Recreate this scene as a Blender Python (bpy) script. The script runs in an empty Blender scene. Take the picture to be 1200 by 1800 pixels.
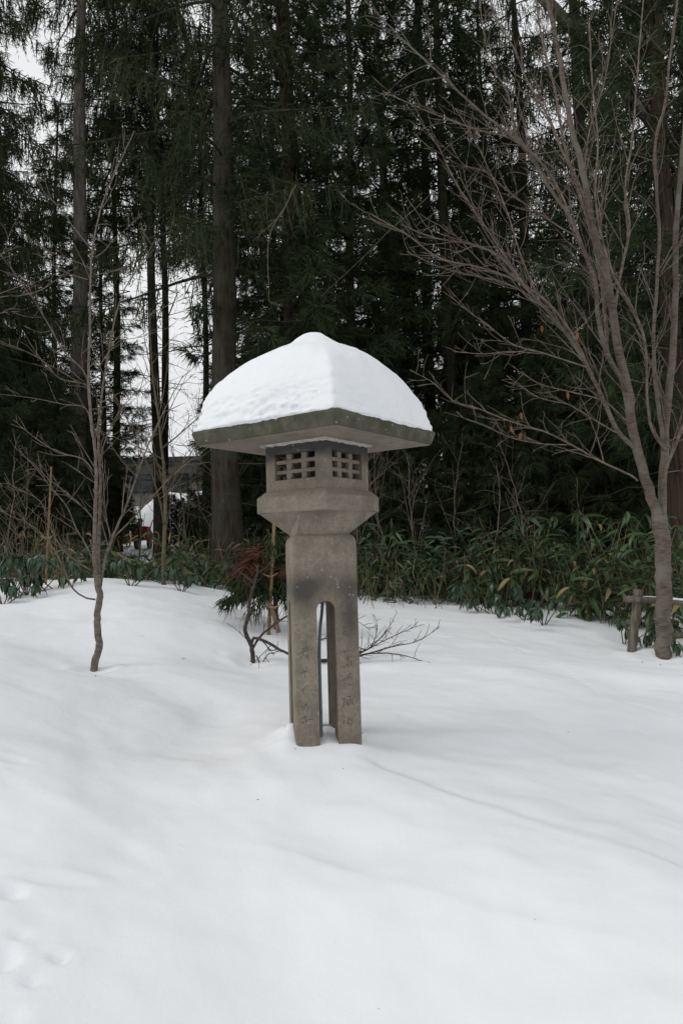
import bpy, bmesh, math, random
import numpy as np
from mathutils import Vector, noise as mnoise

rng = np.random.default_rng(11)
random.seed(11)
SC = bpy.context.scene
COL = SC.collection
R = math.radians

# ------------------------------------------------------------------ camera
FPX = 1300.0                       # focal length in pixels of the 1200x1800 photograph
PITCH, ROLL = R(3.3), R(1.65)
CAM = np.array([0.0, 0.0, 1.156])
FWD = np.array([0.0, math.cos(PITCH), math.sin(PITCH)])
UP0 = np.array([0.0, -math.sin(PITCH), math.cos(PITCH)])
RIGHT0 = np.array([1.0, 0.0, 0.0])
RIGHT = RIGHT0 * math.cos(ROLL) - UP0 * math.sin(ROLL)
UP = UP0 * math.cos(ROLL) + RIGHT0 * math.sin(ROLL)
cam = bpy.data.cameras.new('camera')
cam.sensor_fit = 'VERTICAL'
cam.sensor_height = 36.0
cam.lens = FPX / 1800 * 36
cam.clip_start, cam.clip_end = 0.05, 2000
camo = bpy.data.objects.new('camera', cam)
COL.objects.link(camo)
from mathutils import Matrix
camo.matrix_world = Matrix(((RIGHT[0], UP[0], -FWD[0], CAM[0]), (RIGHT[1], UP[1], -FWD[1], CAM[1]),
                            (RIGHT[2], UP[2], -FWD[2], CAM[2]), (0, 0, 0, 1)))
SC.camera = camo

# ------------------------------------------------------------------ light
SUN_EL, SUN_AZ = R(42), R(254)     # azimuth clockwise from +Y : behind the camera, to the left
w = bpy.data.worlds.new('World')
SC.world = w
w.use_nodes = True
nt = w.node_tree
bg = nt.nodes['Background']
sky = nt.nodes.new('ShaderNodeTexSky')
sky.sky_type = 'NISHITA'
sky.sun_disc = False
sky.sun_elevation, sky.sun_rotation = SUN_EL, SUN_AZ
sky.air_density, sky.dust_density, sky.ozone_density = 1.0, 6.0, 1.0
hs = nt.nodes.new('ShaderNodeHueSaturation')
hs.inputs['Saturation'].default_value = 0.22
nt.links.new(sky.outputs[0], hs.inputs['Color'])
# an even veil of pale cloud over most of the sky
tcw = nt.nodes.new('ShaderNodeTexCoord')
cn = nt.nodes.new('ShaderNodeTexNoise')
cn.inputs['Scale'].default_value, cn.inputs['Detail'].default_value = 2.2, 4
nt.links.new(tcw.outputs['Generated'], cn.inputs['Vector'])
cr = nt.nodes.new('ShaderNodeValToRGB')
cr.color_ramp.elements[0].position, cr.color_ramp.elements[0].color = 0.25, (9.6, 9.9, 10.2, 1)
cr.color_ramp.elements[1].position, cr.color_ramp.elements[1].color = 0.75, (11.6, 11.7, 11.8, 1)
nt.links.new(cn.outputs['Fac'], cr.inputs[0])
cm_ = nt.nodes.new('ShaderNodeMix')
cm_.data_type = 'RGBA'
cm_.inputs['Factor'].default_value = 0.85
nt.links.new(hs.outputs[0], cm_.inputs[6])
nt.links.new(cr.outputs[0], cm_.inputs[7])
nt.links.new(cm_.outputs[2], bg.inputs[0])
bg.inputs[1].default_value = 0.10
sun = bpy.data.lights.new('sun', 'SUN')
sun.energy = 0.95
sun.angle = R(24)
sun.color = (1.0, 0.97, 0.93)
suno = bpy.data.objects.new('sun', sun)
COL.objects.link(suno)
sd = Vector((math.sin(SUN_AZ) * math.cos(SUN_EL), math.cos(SUN_AZ) * math.cos(SUN_EL), math.sin(SUN_EL)))
suno.rotation_euler = sd.to_track_quat('Z', 'Y').to_euler()
vs = SC.view_settings
vs.view_transform = 'Standard'
vs.look = 'None'
vs.exposure = -0.2
vs.gamma = 1.0
vs.use_curve_mapping = False


# ------------------------------------------------------------------ helpers
def at(px, py, d):
    """the point at depth d (metres along the view axis) seen at photograph pixel px, py"""
    return CAM + d * (FWD + RIGHT * (px - 600) / FPX - UP * (py - 900) / FPX)


def proj(p):
    v = np.asarray(p) - CAM
    d = v @ FWD
    return 600 + FPX * (v @ RIGHT) / d, 900 - FPX * (v @ UP) / d, d


def tag(o, label=None, cat=None, group=None, kind=None):
    if label: o['label'] = label
    if cat: o['category'] = cat
    if group: o['group'] = group
    if kind: o['kind'] = kind
    return o


def empty(name, loc=(0, 0, 0), rz=0.0):
    o = bpy.data.objects.new(name, None)
    o.location = [float(v) for v in loc]
    o.rotation_euler = (0, 0, rz)
    o.empty_display_size = 0.2
    COL.objects.link(o)
    return o


def link(name, me, parent=None):
    o = bpy.data.objects.new(name, me)
    COL.objects.link(o)
    if parent is not None: o.parent = parent
    return o


def copy_tree(o, parent=None):
    c = o.copy()
    COL.objects.link(c)
    if parent is not None: c.parent = parent
    for ch in list(o.children): copy_tree(ch, c)
    return c


class MB:
    """collects vertices and faces, builds one mesh"""

    def __init__(s):
        s.v, s.f, s.n, s.tone = [], [], 0, []

    def add(s, verts, *faces, tone=0.5):
        verts = np.asarray(verts, float).reshape(-1, 3)
        for f in faces:
            f = np.asarray(f, int)
            if len(f): s.f.append(f + s.n)
        s.v.append(verts)
        t = np.asarray(tone, float)
        s.tone.append(np.full(len(verts), float(t)) if t.ndim == 0 else t)
        s.n += len(verts)

    def mesh(s, name, mats, smooth=True):
        me = bpy.data.meshes.new(name)
        v = np.concatenate(s.v)
        me.vertices.add(len(v))
        me.vertices.foreach_set('co', v.ravel())
        idx = np.concatenate([f.ravel() for f in s.f])
        tot = np.concatenate([np.full(len(f), f.shape[1]) for f in s.f])
        me.loops.add(len(idx))
        me.loops.foreach_set('vertex_index', idx.astype(np.int32))
        me.polygons.add(len(tot))
        me.polygons.foreach_set('loop_start', np.concatenate([[0], np.cumsum(tot)[:-1]]).astype(np.int32))
        me.polygons.foreach_set('use_smooth', np.full(len(tot), smooth))
        a = me.attributes.new('tone', 'FLOAT', 'POINT')
        a.data.foreach_set('value', np.concatenate(s.tone).astype(np.float32))
        me.update(calc_edges=True)
        for m in (mats if isinstance(mats, (list, tuple)) else [mats]): me.materials.append(m)
        return me

    def build(s, name, mats, parent=None, smooth=True):
        return link(name, s.mesh(name, mats, smooth), parent)

    # ---- shapes
    def box(s, c, size, ax=None):
        c, h = np.asarray(c, float), np.asarray(size, float) / 2
        k = np.array([[-1, -1, -1], [1, -1, -1], [1, 1, -1], [-1, 1, -1], [-1, -1, 1], [1, -1, 1], [1, 1, 1], [-1, 1, 1]]) * h
        if ax is not None: k = k @ np.asarray(ax)
        s.add(c + k, [[0, 3, 2, 1], [4, 5, 6, 7], [0, 1, 5, 4], [1, 2, 6, 5], [2, 3, 7, 6], [3, 0, 4, 7]])

    def loft(s, rings, cap=True):
        k = len(rings[0])
        vs_ = np.concatenate([np.asarray(r, float) for r in rings])
        q = []
        for i in range(len(rings) - 1):
            for j in range(k):
                a, b = i * k + j, i * k + (j + 1) % k
                q.append([a, b, b + k, a + k])
        fs = [np.array(q)]
        if cap:
            fs.append(np.array([list(range(k))[::-1]]))
            fs.append(np.array([[(len(rings) - 1) * k + j for j in range(k)]]))
        s.add(vs_, *fs)

    def tube(s, pts, rad, sides=6, cap=True, wob=0.0, tone=0.5):
        p = np.asarray(pts, float)
        n = len(p)
        rad = np.broadcast_to(np.asarray(rad, float), (n,))
        t = np.gradient(p, axis=0)
        t /= np.linalg.norm(t, axis=1)[:, None] + 1e-9
        ref = np.array([1.0, 0, 0]) if abs(t[0, 0]) < 0.8 else np.array([0, 1.0, 0])
        u = ref - (t @ ref)[:, None] * t
        u /= np.linalg.norm(u, axis=1)[:, None] + 1e-9
        b = np.cross(t, u)
        a = np.arange(sides) * 2 * math.pi / sides
        rr = rad[:, None] * (1 + (rng.normal(0, wob, (n, sides)) if wob else 0))
        ring = p[:, None, :] + rr[..., None] * (np.cos(a)[None, :, None] * u[:, None, :] + np.sin(a)[None, :, None] * b[:, None, :])
        i = np.arange(n - 1)[:, None] * sides
        j = np.arange(sides)[None, :]
        q = np.stack([i + j, i + (j + 1) % sides, i + sides + (j + 1) % sides, i + sides + j], -1).reshape(-1, 4)
        fs = [q]
        if cap:
            fs.append(np.array([list(range(sides))[::-1]]))
            fs.append(np.array([[(n - 1) * sides + k for k in range(sides)]]))
        s.add(ring.reshape(-1, 3), *fs, tone=tone)

    def blades(s, P, D, L, W, curl=0.0, tone=None):
        """thin pointed leaves: root P, direction D, length L, width W; curl bends the tip downwards"""
        P, D = np.asarray(P, float), np.asarray(D, float)
        n = len(P)
        if n == 0: return
        D = D / (np.linalg.norm(D, axis=1)[:, None] + 1e-9)
        rv = rng.normal(size=(n, 3))
        sd_ = np.cross(D, rv)
        sd_ /= np.linalg.norm(sd_, axis=1)[:, None] + 1e-9
        L = np.broadcast_to(np.asarray(L, float), (n,))[:, None]
        W = np.broadcast_to(np.asarray(W, float), (n,))[:, None]
        cv = np.zeros((n, 3))
        cv[:, 2] = -1
        m = P + D * L * .5 + cv * L * curl * .2
        e = P + D * L + cv * L * curl
        V = np.stack([P - sd_ * W * .3, P + sd_ * W * .3, m + sd_ * W * .5, m - sd_ * W * .5, e], 1).reshape(-1, 3)
        i = np.arange(n)[:, None] * 5
        q = i + np.array([[0, 1, 2, 3]])
        t3 = i + np.array([[3, 2, 4]])
        if tone is None: tone = rng.random(n)
        s.add(V, q, t3, tone=np.repeat(np.broadcast_to(tone, (n,)), 5))


def resample(pts, n):
    p = np.asarray(pts, float)
    if len(p) == 2: return p[0] + (p[1] - p[0]) * np.linspace(0, 1, n)[:, None]
    d = np.concatenate([[0], np.cumsum(np.linalg.norm(np.diff(p, axis=0), axis=1))])
    m = np.gradient(p, d, axis=0)
    x = np.linspace(0, d[-1], n)
    k = np.clip(np.searchsorted(d, x) - 1, 0, len(p) - 2)
    h = (d[k + 1] - d[k])[:, None]
    t = ((x - d[k]) / h[:, 0])[:, None]
    return ((2 * t**3 - 3 * t**2 + 1) * p[k] + (t**3 - 2 * t**2 + t) * h * m[k] + (-2 * t**3 + 3 * t**2) * p[k + 1] + (t**3 - t**2) * h * m[k + 1])


# ------------------------------------------------------------------ materials
def mat(name, rough=0.8, spec=0.2):
    m = bpy.data.materials.new(name)
    m.use_nodes = True
    b = m.node_tree.nodes['Principled BSDF']
    b.inputs['Roughness'].default_value = rough
    b.inputs['Specular IOR Level'].default_value = spec
    return m, m.node_tree, b


def N(nt_, kind, **kw):
    n = nt_.nodes.new(kind)
    for k, v in kw.items():
        if k.startswith('i_'):
            n.inputs[k[2:].replace('_', ' ')].default_value = v
        else:
            setattr(n, k, v)
    return n


def noise_tex(nt_, scale, detail=4, rough=0.55, vec=None, dist=0.0):
    n = N(nt_, 'ShaderNodeTexNoise')
    n.inputs['Scale'].default_value = scale
    n.inputs['Detail'].default_value = detail
    n.inputs['Roughness'].default_value = rough
    n.inputs['Distortion'].default_value = dist
    if vec is not None: nt_.links.new(vec, n.inputs['Vector'])
    return n.outputs['Fac']


def ramp(nt_, fac, stops):
    r = N(nt_, 'ShaderNodeValToRGB')
    el = r.color_ramp.elements
    while len(el) < len(stops): el.new(0.5)
    for e, (p, c) in zip(el, stops):
        e.position = p
        e.color = (*c, 1) if not isinstance(c, (int, float)) else (c, c, c, 1)
    nt_.links.new(fac, r.inputs[0])
    return r.outputs[0]


def mix(nt_, fac, a, b, mode='MIX'):
    m = N(nt_, 'ShaderNodeMix', data_type='RGBA', blend_type=mode)
    for sock, val in ((m.inputs['Factor'], fac), (m.inputs[6], a), (m.inputs[7], b)):
        if isinstance(val, bpy.types.NodeSocket): nt_.links.new(val, sock)
        elif isinstance(val, (int, float)): sock.default_value = val
        else: sock.default_value = (*val, 1)
    return m.outputs[2]


def bump(nt_, b, h, strength, dist=0.02):
    n = N(nt_, 'ShaderNodeBump')
    n.inputs['Strength'].default_value = strength
    n.inputs['Distance'].default_value = dist
    nt_.links.new(h, n.inputs['Height'])
    nt_.links.new(n.outputs[0], b.inputs['Normal'])


def objco(nt_, scale=(1, 1, 1)):
    c = N(nt_, 'ShaderNodeTexCoord')
    m = N(nt_, 'ShaderNodeMapping')
    m.inputs['Scale'].default_value = scale
    nt_.links.new(c.outputs['Object'], m.inputs['Vector'])
    return m.outputs[0]


def math_n(nt_, op, a, b=None):
    m = N(nt_, 'ShaderNodeMath', operation=op)
    for sock, v in zip(m.inputs, (a, b)):
        if v is None: continue
        if isinstance(v, bpy.types.NodeSocket): nt_.links.new(v, sock)
        else: sock.default_value = v
    return m.outputs[0]


def m_snow(name, bstr=0.35, fine=1.0):
    m, t, b = mat(name, 0.7, 0.15)
    v = objco(t)
    n1 = noise_tex(t, 1.3, 4, 0.5, v)
    b.inputs['Base Color'].default_value = (.87, .885, .90, 1)
    t.links.new(ramp(t, n1, [(0.25, (.77, .79, .812)), (0.75, (.80, .815, .833))]), b.inputs['Base Color'])
    h = math_n(t, 'ADD', math_n(t, 'MULTIPLY', noise_tex(t, 9 * fine, 4, 0.55, v), 1.0), math_n(t, 'MULTIPLY', noise_tex(t, 140 * fine, 4, 0.75, v), 0.2))
    bump(t, b, h, bstr, 0.02)
    return m


def m_stone(name, base=(.255, .222, .175), dark=(.125, .112, .093), green=0.0, stain=False, soot=None):
    m, t, b = mat(name, 0.9, 0.2)
    v = objco(t)
    n1 = noise_tex(t, 5, 6, 0.6, v)
    n2 = noise_tex(t, 60, 4, 0.65, v)
    c = ramp(t, n1, [(0.3, dark), (0.5, base), (0.8, tuple(x * 1.18 for x in base))])
    c = mix(t, math_n(t, 'MULTIPLY', ramp(t, n2, [(0.38, 0.0), (0.62, 1.0)]), 0.6), c, tuple(x * .62 for x in base))
    streak = noise_tex(t, 3.0, 5, .6, objco(t, (9, 9, .9)))
    c = mix(t, math_n(t, 'MULTIPLY', ramp(t, streak, [(0.5, 0.0), (0.7, 1.0)]), .3), c, tuple(x * .5 for x in base))
    if green:
        n3 = noise_tex(t, 11, 5, 0.65, v)
        c = mix(t, math_n(t, 'MULTIPLY', ramp(t, n3, [(0.38, 0.0), (0.6, 1.0)]), green), c, (.050, .054, .030))
    if stain:      # two sooty patches of weathering on the shoulders of the post, and a rust run above the arch
        sep = N(t, 'ShaderNodeSeparateXYZ')
        t.links.new(v, sep.inputs[0])
        nn = noise_tex(t, 9, 5, 0.6, v)

        def blob(cx, cz, sx, sz):
            dx = math_n(t, 'DIVIDE', math_n(t, 'SUBTRACT', sep.outputs[0], cx), sx)
            dz = math_n(t, 'DIVIDE', math_n(t, 'SUBTRACT', sep.outputs[2], cz), sz)
            r2 = math_n(t, 'ADD', math_n(t, 'MULTIPLY', dx, dx), math_n(t, 'MULTIPLY', dz, dz))
            return math_n(t, 'POWER', 2.718, math_n(t, 'MULTIPLY', r2, -1.0))
        bl = math_n(t, 'ADD', math_n(t, 'ADD', blob(-.13, .93, .10, .10), blob(.155, .80, .075, .22)), math_n(t, 'MULTIPLY', blob(0, .97, .25, .06), .5))
        bl = math_n(t, 'MULTIPLY', bl, ramp(t, nn, [(0.25, 0.55), (0.6, 1.0)]))
        c = mix(t, math_n(t, 'MINIMUM', math_n(t, 'MULTIPLY', bl, .95), .9), c, (.05, .047, .045))
        c = mix(t, math_n(t, 'MULTIPLY', blob(.046, .875, .010, .035), .6), c, (.26, .17, .085))
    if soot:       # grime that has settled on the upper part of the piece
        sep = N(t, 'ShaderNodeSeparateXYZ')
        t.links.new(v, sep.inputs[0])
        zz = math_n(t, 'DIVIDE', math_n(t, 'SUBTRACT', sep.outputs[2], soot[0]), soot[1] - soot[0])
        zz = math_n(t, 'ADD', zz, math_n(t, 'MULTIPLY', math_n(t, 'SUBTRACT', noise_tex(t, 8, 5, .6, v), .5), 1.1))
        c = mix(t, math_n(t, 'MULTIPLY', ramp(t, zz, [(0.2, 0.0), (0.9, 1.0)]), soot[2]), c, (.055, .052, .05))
    c = mix(t, math_n(t, 'MULTIPLY', ramp(t, noise_tex(t, 2.3, 5, .65, v, .6), [(0.42, 0.0), (0.62, 1.0)]), .38), c, (.10, .088, .07))
    vo = N(t, 'ShaderNodeTexVoronoi')
    vo.inputs['Scale'].default_value = 26
    t.links.new(v, vo.inputs['Vector'])
    pick = noise_tex(t, 17, 2, 0.5, v)
    fl = math_n(t, 'MULTIPLY', math_n(t, 'LESS_THAN', vo.outputs['Distance'], 0.17), math_n(t, 'GREATER_THAN', pick, 0.56))
    c = mix(t, math_n(t, 'MULTIPLY', fl, .55), c, (.36, .33, .28))
    vo2 = N(t, 'ShaderNodeTexVoronoi')
    vo2.inputs['Scale'].default_value = 41
    t.links.new(v, vo2.inputs['Vector'])
    pit = math_n(t, 'MULTIPLY', math_n(t, 'LESS_THAN', vo2.outputs['Distance'], 0.13), math_n(t, 'GREATER_THAN', noise_tex(t, 13, 2, 0.5, v), 0.55))
    c = mix(t, math_n(t, 'MULTIPLY', pit, .6), c, (.05, .047, .042))
    t.links.new(c, b.inputs['Base Color'])
    h = math_n(t, 'SUBTRACT', math_n(t, 'ADD', math_n(t, 'MULTIPLY', n2, .6), n1), math_n(t, 'MULTIPLY', pit, .8))
    bump(t, b, h, 0.8, 0.012)
    return m


def m_bark(name, a, c2, scale=(14, 14, 1.6), bs=0.9, lichen=None):
    m, t, b = mat(name, 0.95, 0.1)
    v = objco(t, scale)
    n1 = noise_tex(t, 1.6, 6, 0.65, v, 0.4)
    c = ramp(t, n1, [(0.36, a), (0.64, c2)])
    if lichen:
        c = mix(t, ramp(t, noise_tex(t, 3, 5, 0.6, objco(t)), [(0.45, 0.0), (0.62, 0.8)]), c, lichen)
    t.links.new(c, b.inputs['Base Color'])
    bump(t, b, n1, bs, 0.03)
    return m


def m_leaf(name, a, c2, rough=0.8, spec=0.06, rnd=0.25):
    m, t, b = mat(name, rough, spec)
    at_ = N(t, 'ShaderNodeAttribute', attribute_name='tone')
    oi = N(t, 'ShaderNodeObjectInfo')
    f = math_n(t, 'ADD', math_n(t, 'MULTIPLY', at_.outputs['Fac'], 1 - rnd), math_n(t, 'MULTIPLY', oi.outputs['Random'], rnd))
    t.links.new(ramp(t, f, [(0.0, a), (1.0, c2)]), b.inputs['Base Color'])
    return m


def m_plain(name, a, c2=None, scale=20, rough=0.7, spec=0.3, bs=0.2):
    m, t, b = mat(name, rough, spec)
    n1 = noise_tex(t, scale, 4, 0.6, objco(t))
    t.links.new(ramp(t, n1, [(0.3, a), (0.7, c2 or tuple(x * .75 for x in a))]), b.inputs['Base Color'])
    bump(t, b, n1, bs, 0.01)
    return m


SNOW = m_snow('snow', 0.32)
CAPSNOW = m_snow('cap_snow', 0.45, 1.6)
STONE = m_stone('weathered_stone')
STONE_POST = m_stone('stained_post_stone', stain=True)
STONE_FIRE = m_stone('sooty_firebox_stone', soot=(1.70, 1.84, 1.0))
STONE_ROOF = m_stone('mossy_roof_stone', base=(.12, .112, .085), dark=(.06, .058, .045), green=0.85)
STONE_DARK = m_stone('carved_stroke_stone', base=(.135, .12, .098), dark=(.09, .082, .07))
MORTAR = m_plain('pale_mortar', (.50, .48, .44), (.33, .31, .28), 30, .9, .1, .6)
PIPE = m_plain('grey_conduit', (.16, .19, .22), (.13, .15, .17), 12, .5, .4, .05)
BARK_GREY = m_bark('grey_spruce_bark', (.06, .053, .046), (.21, .19, .165), bs=1.0, lichen=(.10, .095, .08))
BARK_DARK = m_bark('dark_conifer_bark', (.018, .015, .012), (.058, .048, .038), lichen=(.05, .052, .036))
BARK_RED = m_bark('reddish_cedar_bark', (.032, .022, .017), (.088, .058, .044), (18, 18, 0.8))
BARK_CHERRY = m_bark('cherry_bark', (.065, .050, .041), (.165, .130, .104), (6, 6, 42), 0.28, (.17, .155, .13))
BARK_TWIG = m_bark('bare_twig_bark', (.085, .066, .051), (.195, .160, .128), (9, 9, 9), 0.3)
BARK_SAPLING = m_bark('sapling_bark', (.10, .085, .07), (.20, .17, .14), (9, 9, 20), 0.4)
BARK_BUSH = m_bark('bush_bark', (.045, .035, .032), (.095, .076, .066), (9, 9, 20), 0.4)
BARK_OLIVE = m_bark('olive_bark', (.075, .065, .042), (.15, .13, .085), (9, 9, 12), 0.4)
BARK_LICHEN = m_bark('lichen_bark', (.06, .05, .042), (.16, .14, .12), (14, 14, 2), 0.8, (.24, .23, .19))
SPRUCE = m_leaf('spruce_needles', (.016, .022, .011), (.054, .066, .030))
CEDAR = m_leaf('cedar_needles', (.016, .026, .014), (.056, .074, .032))
CEDAR_BROWN = m_leaf('dead_cedar_needles', (.065, .026, .017), (.13, .062, .042))
SASA = [m_leaf('bamboo_grass_green', (.026, .052, .016), (.070, .115, .036), .45, .4),
        m_leaf('bamboo_grass_deep_green', (.014, .032, .013), (.036, .070, .028), .45, .4),
        m_leaf('bamboo_grass_yellowed', (.15, .115, .05), (.26, .21, .10), .6, .2)]
BROAD = m_leaf('evergreen_broadleaf', (.014, .036, .020), (.040, .078, .034), .4, .45)
CULM = m_leaf('bamboo_grass_culm', (.10, .095, .05), (.22, .19, .10), .6, .2)
DEADLEAF = m_leaf('withered_leaf_brown', (.085, .058, .032), (.24, .18, .10), .8, .1)
DRYLEAF = m_leaf('dry_leaf', (.13, .06, .035), (.24, .12, .065), .8, .1)
BAMBOO = m_plain('yellow_bamboo', (.22, .155, .065), (.14, .095, .04), 8, .5, .3)
ROPE = m_plain('straw_rope', (.40, .30, .15), (.26, .19, .09), 60, .9, .1, .6)
WOOD = m_bark('weathered_fence_wood', (.075, .065, .05), (.20, .175, .14), (26, 26, 3), 0.7)
WOODPINK = m_bark('pink_brown_stake_wood', (.16, .10, .08), (.27, .18, .15), (26, 26, 3), 0.5)

# ------------------------------------------------------------------ snow ground
LX, LY = at(571, 1303, 4.78)[0], at(573, 1303, 4.78)[1]
CP = []      # control points of the snow surface: photograph pixel and depth of points on it


def cp(px, py, d): CP.append(at(px, py, d))


for a in [(0, 1800, 2.35), (300, 1800, 2.45), (600, 1800, 2.5), (900, 1800, 2.5), (1200, 1800, 2.45),
          (0, 1600, 2.75), (600, 1620, 3.0), (1200, 1640, 2.85),
          (0, 1400, 3.5), (300, 1450, 3.6), (600, 1450, 3.7), (900, 1500, 3.35), (1000, 1540, 3.2),
          (0, 1250, 4.5), (150, 1290, 4.6), (300, 1350, 4.2),
          (0, 1150, 5.6), (100, 1170, 5.6), (190, 1202, 5.4), (250, 1240, 5.2), (310, 1282, 5.0), (420, 1302, 4.8),
          (0, 1138, 6.5), (165, 1180, 6.4), (100, 1105, 7.5), (0, 1085, 7.7), (0, 1058, 8.7), (60, 1043, 9.1), (190, 1021, 9.5), (260, 1030, 9.4),
          (330, 1038, 9.6), (400, 1050, 10), (300, 1100, 7.5), (300, 1180, 6.2), (380, 1230, 5.6), (440, 1165, 7.3), (460, 1240, 5.5),
          (500, 1050, 11), (600, 1060, 10.5), (700, 1050, 11.6), (700, 1130, 8.0), (850, 1072, 10.5), (850, 1150, 7.5), (1000, 1102, 9.5),
          (1000, 1200, 6.6), (1110, 1147, 8.7), (1165, 1157, 8.3), (1200, 1160, 8.2), (1200, 1240, 6.2), (1200, 1340, 5.0), (1200, 1430, 4.3),
          (700, 1250, 5.6), (800, 1300, 5.0), (900, 1340, 4.7), (1000, 1385, 4.45), (1100, 1430, 4.1),
          (800, 1200, 6.3), (0, 1008, 14), (320, 1000, 16), (330, 960, 24), (100, 985, 18),
          (700, 1000, 15), (1000, 1010, 14), (1200, 1040, 12.5), (1200, 1090, 10)]: cp(*a)
CP += [np.array(p) for p in [(0, -2, -.45), (-3, -2, -.3), (3, -2, -.5), (-6, 2, .2), (6, 2, -.4), (-6, 5, .65), (6, 5, -.4), (7, 9, -.05), (-8, 9, .8),
                             (LX, LY, 0.02), (LX, LY - .35, -0.015), (LX + .3, LY, -.01), (LX - .35, LY - .1, .03), (LX - .1, LY + .5, .01), (LX + .3, LY + .5, -.01),
                             (0, 20, 1.0), (8, 20, 1.1), (-10, 20, 1.2), (0, 28, 1.7), (12, 28, 1.9), (-12, 28, 1.8), (0, 40, 2.2), (25, 40, 2.3), (-25, 40, 2.2), (20, 14, .5), (-20, 14, .9)]]
CP = np.array(CP)


def _tps(r): return np.where(r > 1e-9, r * r * np.log(np.maximum(r, 1e-9)), 0.0)


_n = len(CP)
_r = np.linalg.norm(CP[:, None, :2] - CP[None, :, :2], axis=2)
_A = np.zeros((_n + 3, _n + 3))
_A[:_n, :_n] = _tps(_r) + np.eye(_n) * 0.12
_A[:_n, _n] = 1
_A[:_n, _n + 1:] = CP[:, :2]
_A[_n:, :_n] = _A[:_n, _n:].T
_w = np.linalg.solve(_A, np.concatenate([CP[:, 2], [0, 0, 0]]))

CREST = np.array([at(px, py, d)[:2] for px, py, d in [(560, 1312, 4.48), (640, 1325, 4.35), (720, 1355, 4.15), (800, 1390, 3.95), (900, 1420, 3.78), (1000, 1450, 3.6), (1200, 1492, 3.35)]] + [(3.0, 2.4)])
CRESTL = np.array([(-4.2, 6.4)] + [at(px, py, d)[:2] for px, py, d in [(0, 1150, 5.6), (100, 1170, 5.6), (190, 1202, 5.4), (250, 1240, 5.2), (310, 1282, 5.0), (420, 1303, 4.7)]])


def seg_dist(x, y, line):
    """signed distance to a polyline (positive on its far side) and how far along it"""
    best = np.full(x.shape, 1e9)
    sg = np.zeros(x.shape)
    al = np.zeros(x.shape)
    for i in range(len(line) - 1):
        a, b = line[i], line[i + 1]
        d = b - a
        t = np.clip(((x - a[0]) * d[0] + (y - a[1]) * d[1]) / (d @ d), 0, 1)
        dx, dy = x - a[0] - t * d[0], y - a[1] - t * d[1]
        ds = np.hypot(dx, dy)
        k = ds < best
        best = np.where(k, ds, best)
        sg = np.where(k, np.sign(d[0] * dy - d[1] * dx), sg)
        al = np.where(k, (i + t) / (len(line) - 1), al)
    return best * sg, al


def sstep(a, b, x):
    t = np.clip((x - a) / (b - a), 0, 1)
    return t * t * (3 - 2 * t)


TRACK = np.array([at(px, py, d)[:2] for px, py, d in [(850, 1100, 9), (900, 1125, 8.2), (970, 1160, 7.4), (1010, 1190, 6.8), (1060, 1225, 6.2), (1150, 1245, 5.9), (1230, 1262, 5.6)]])
DENTS = [(5, 1695, .05, .05, .032, .4), (105, 1690, .026, .034, .024, .9), (60, 1728, .03, .026, .018, .5), (100, 1737, .012, .012, .008, .2), (35, 1650, .03, .03, .010, .6), (15, 1790, .05, .04, .012, .5),
         (20, 1563, .05, .04, .022, .4), (90, 1545, .14, .04, .016, .3), (15, 1335, .10, .04, .010, 0), (1130, 1370, .05, .03, .008, .3), (170, 1528, .10, .04, .006, .3),
         (860, 1310, .25, .12, .012, 0.2), (1040, 1340, .2, .10, .010, 0.3)]
DENTS_W = []
WELLS = []
LINES = []
_tab = np.random.default_rng(77).random((64, 64))


def vnoise(u, v):
    """smooth value noise, about -1 to 1"""
    iu, iv = np.floor(u).astype(int), np.floor(v).astype(int)
    fu, fv = u - iu, v - iv
    fu, fv = fu ** 3 * (fu * (fu * 6 - 15) + 10), fv ** 3 * (fv * (fv * 6 - 15) + 10)
    a, b = _tab[iu % 64, iv % 64], _tab[(iu + 1) % 64, iv % 64]
    c, d = _tab[iu % 64, (iv + 1) % 64], _tab[(iu + 1) % 64, (iv + 1) % 64]
    return ((a * (1 - fu) + b * fu) * (1 - fv) + (c * (1 - fu) + d * fu) * fv) * 2 - 1


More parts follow.
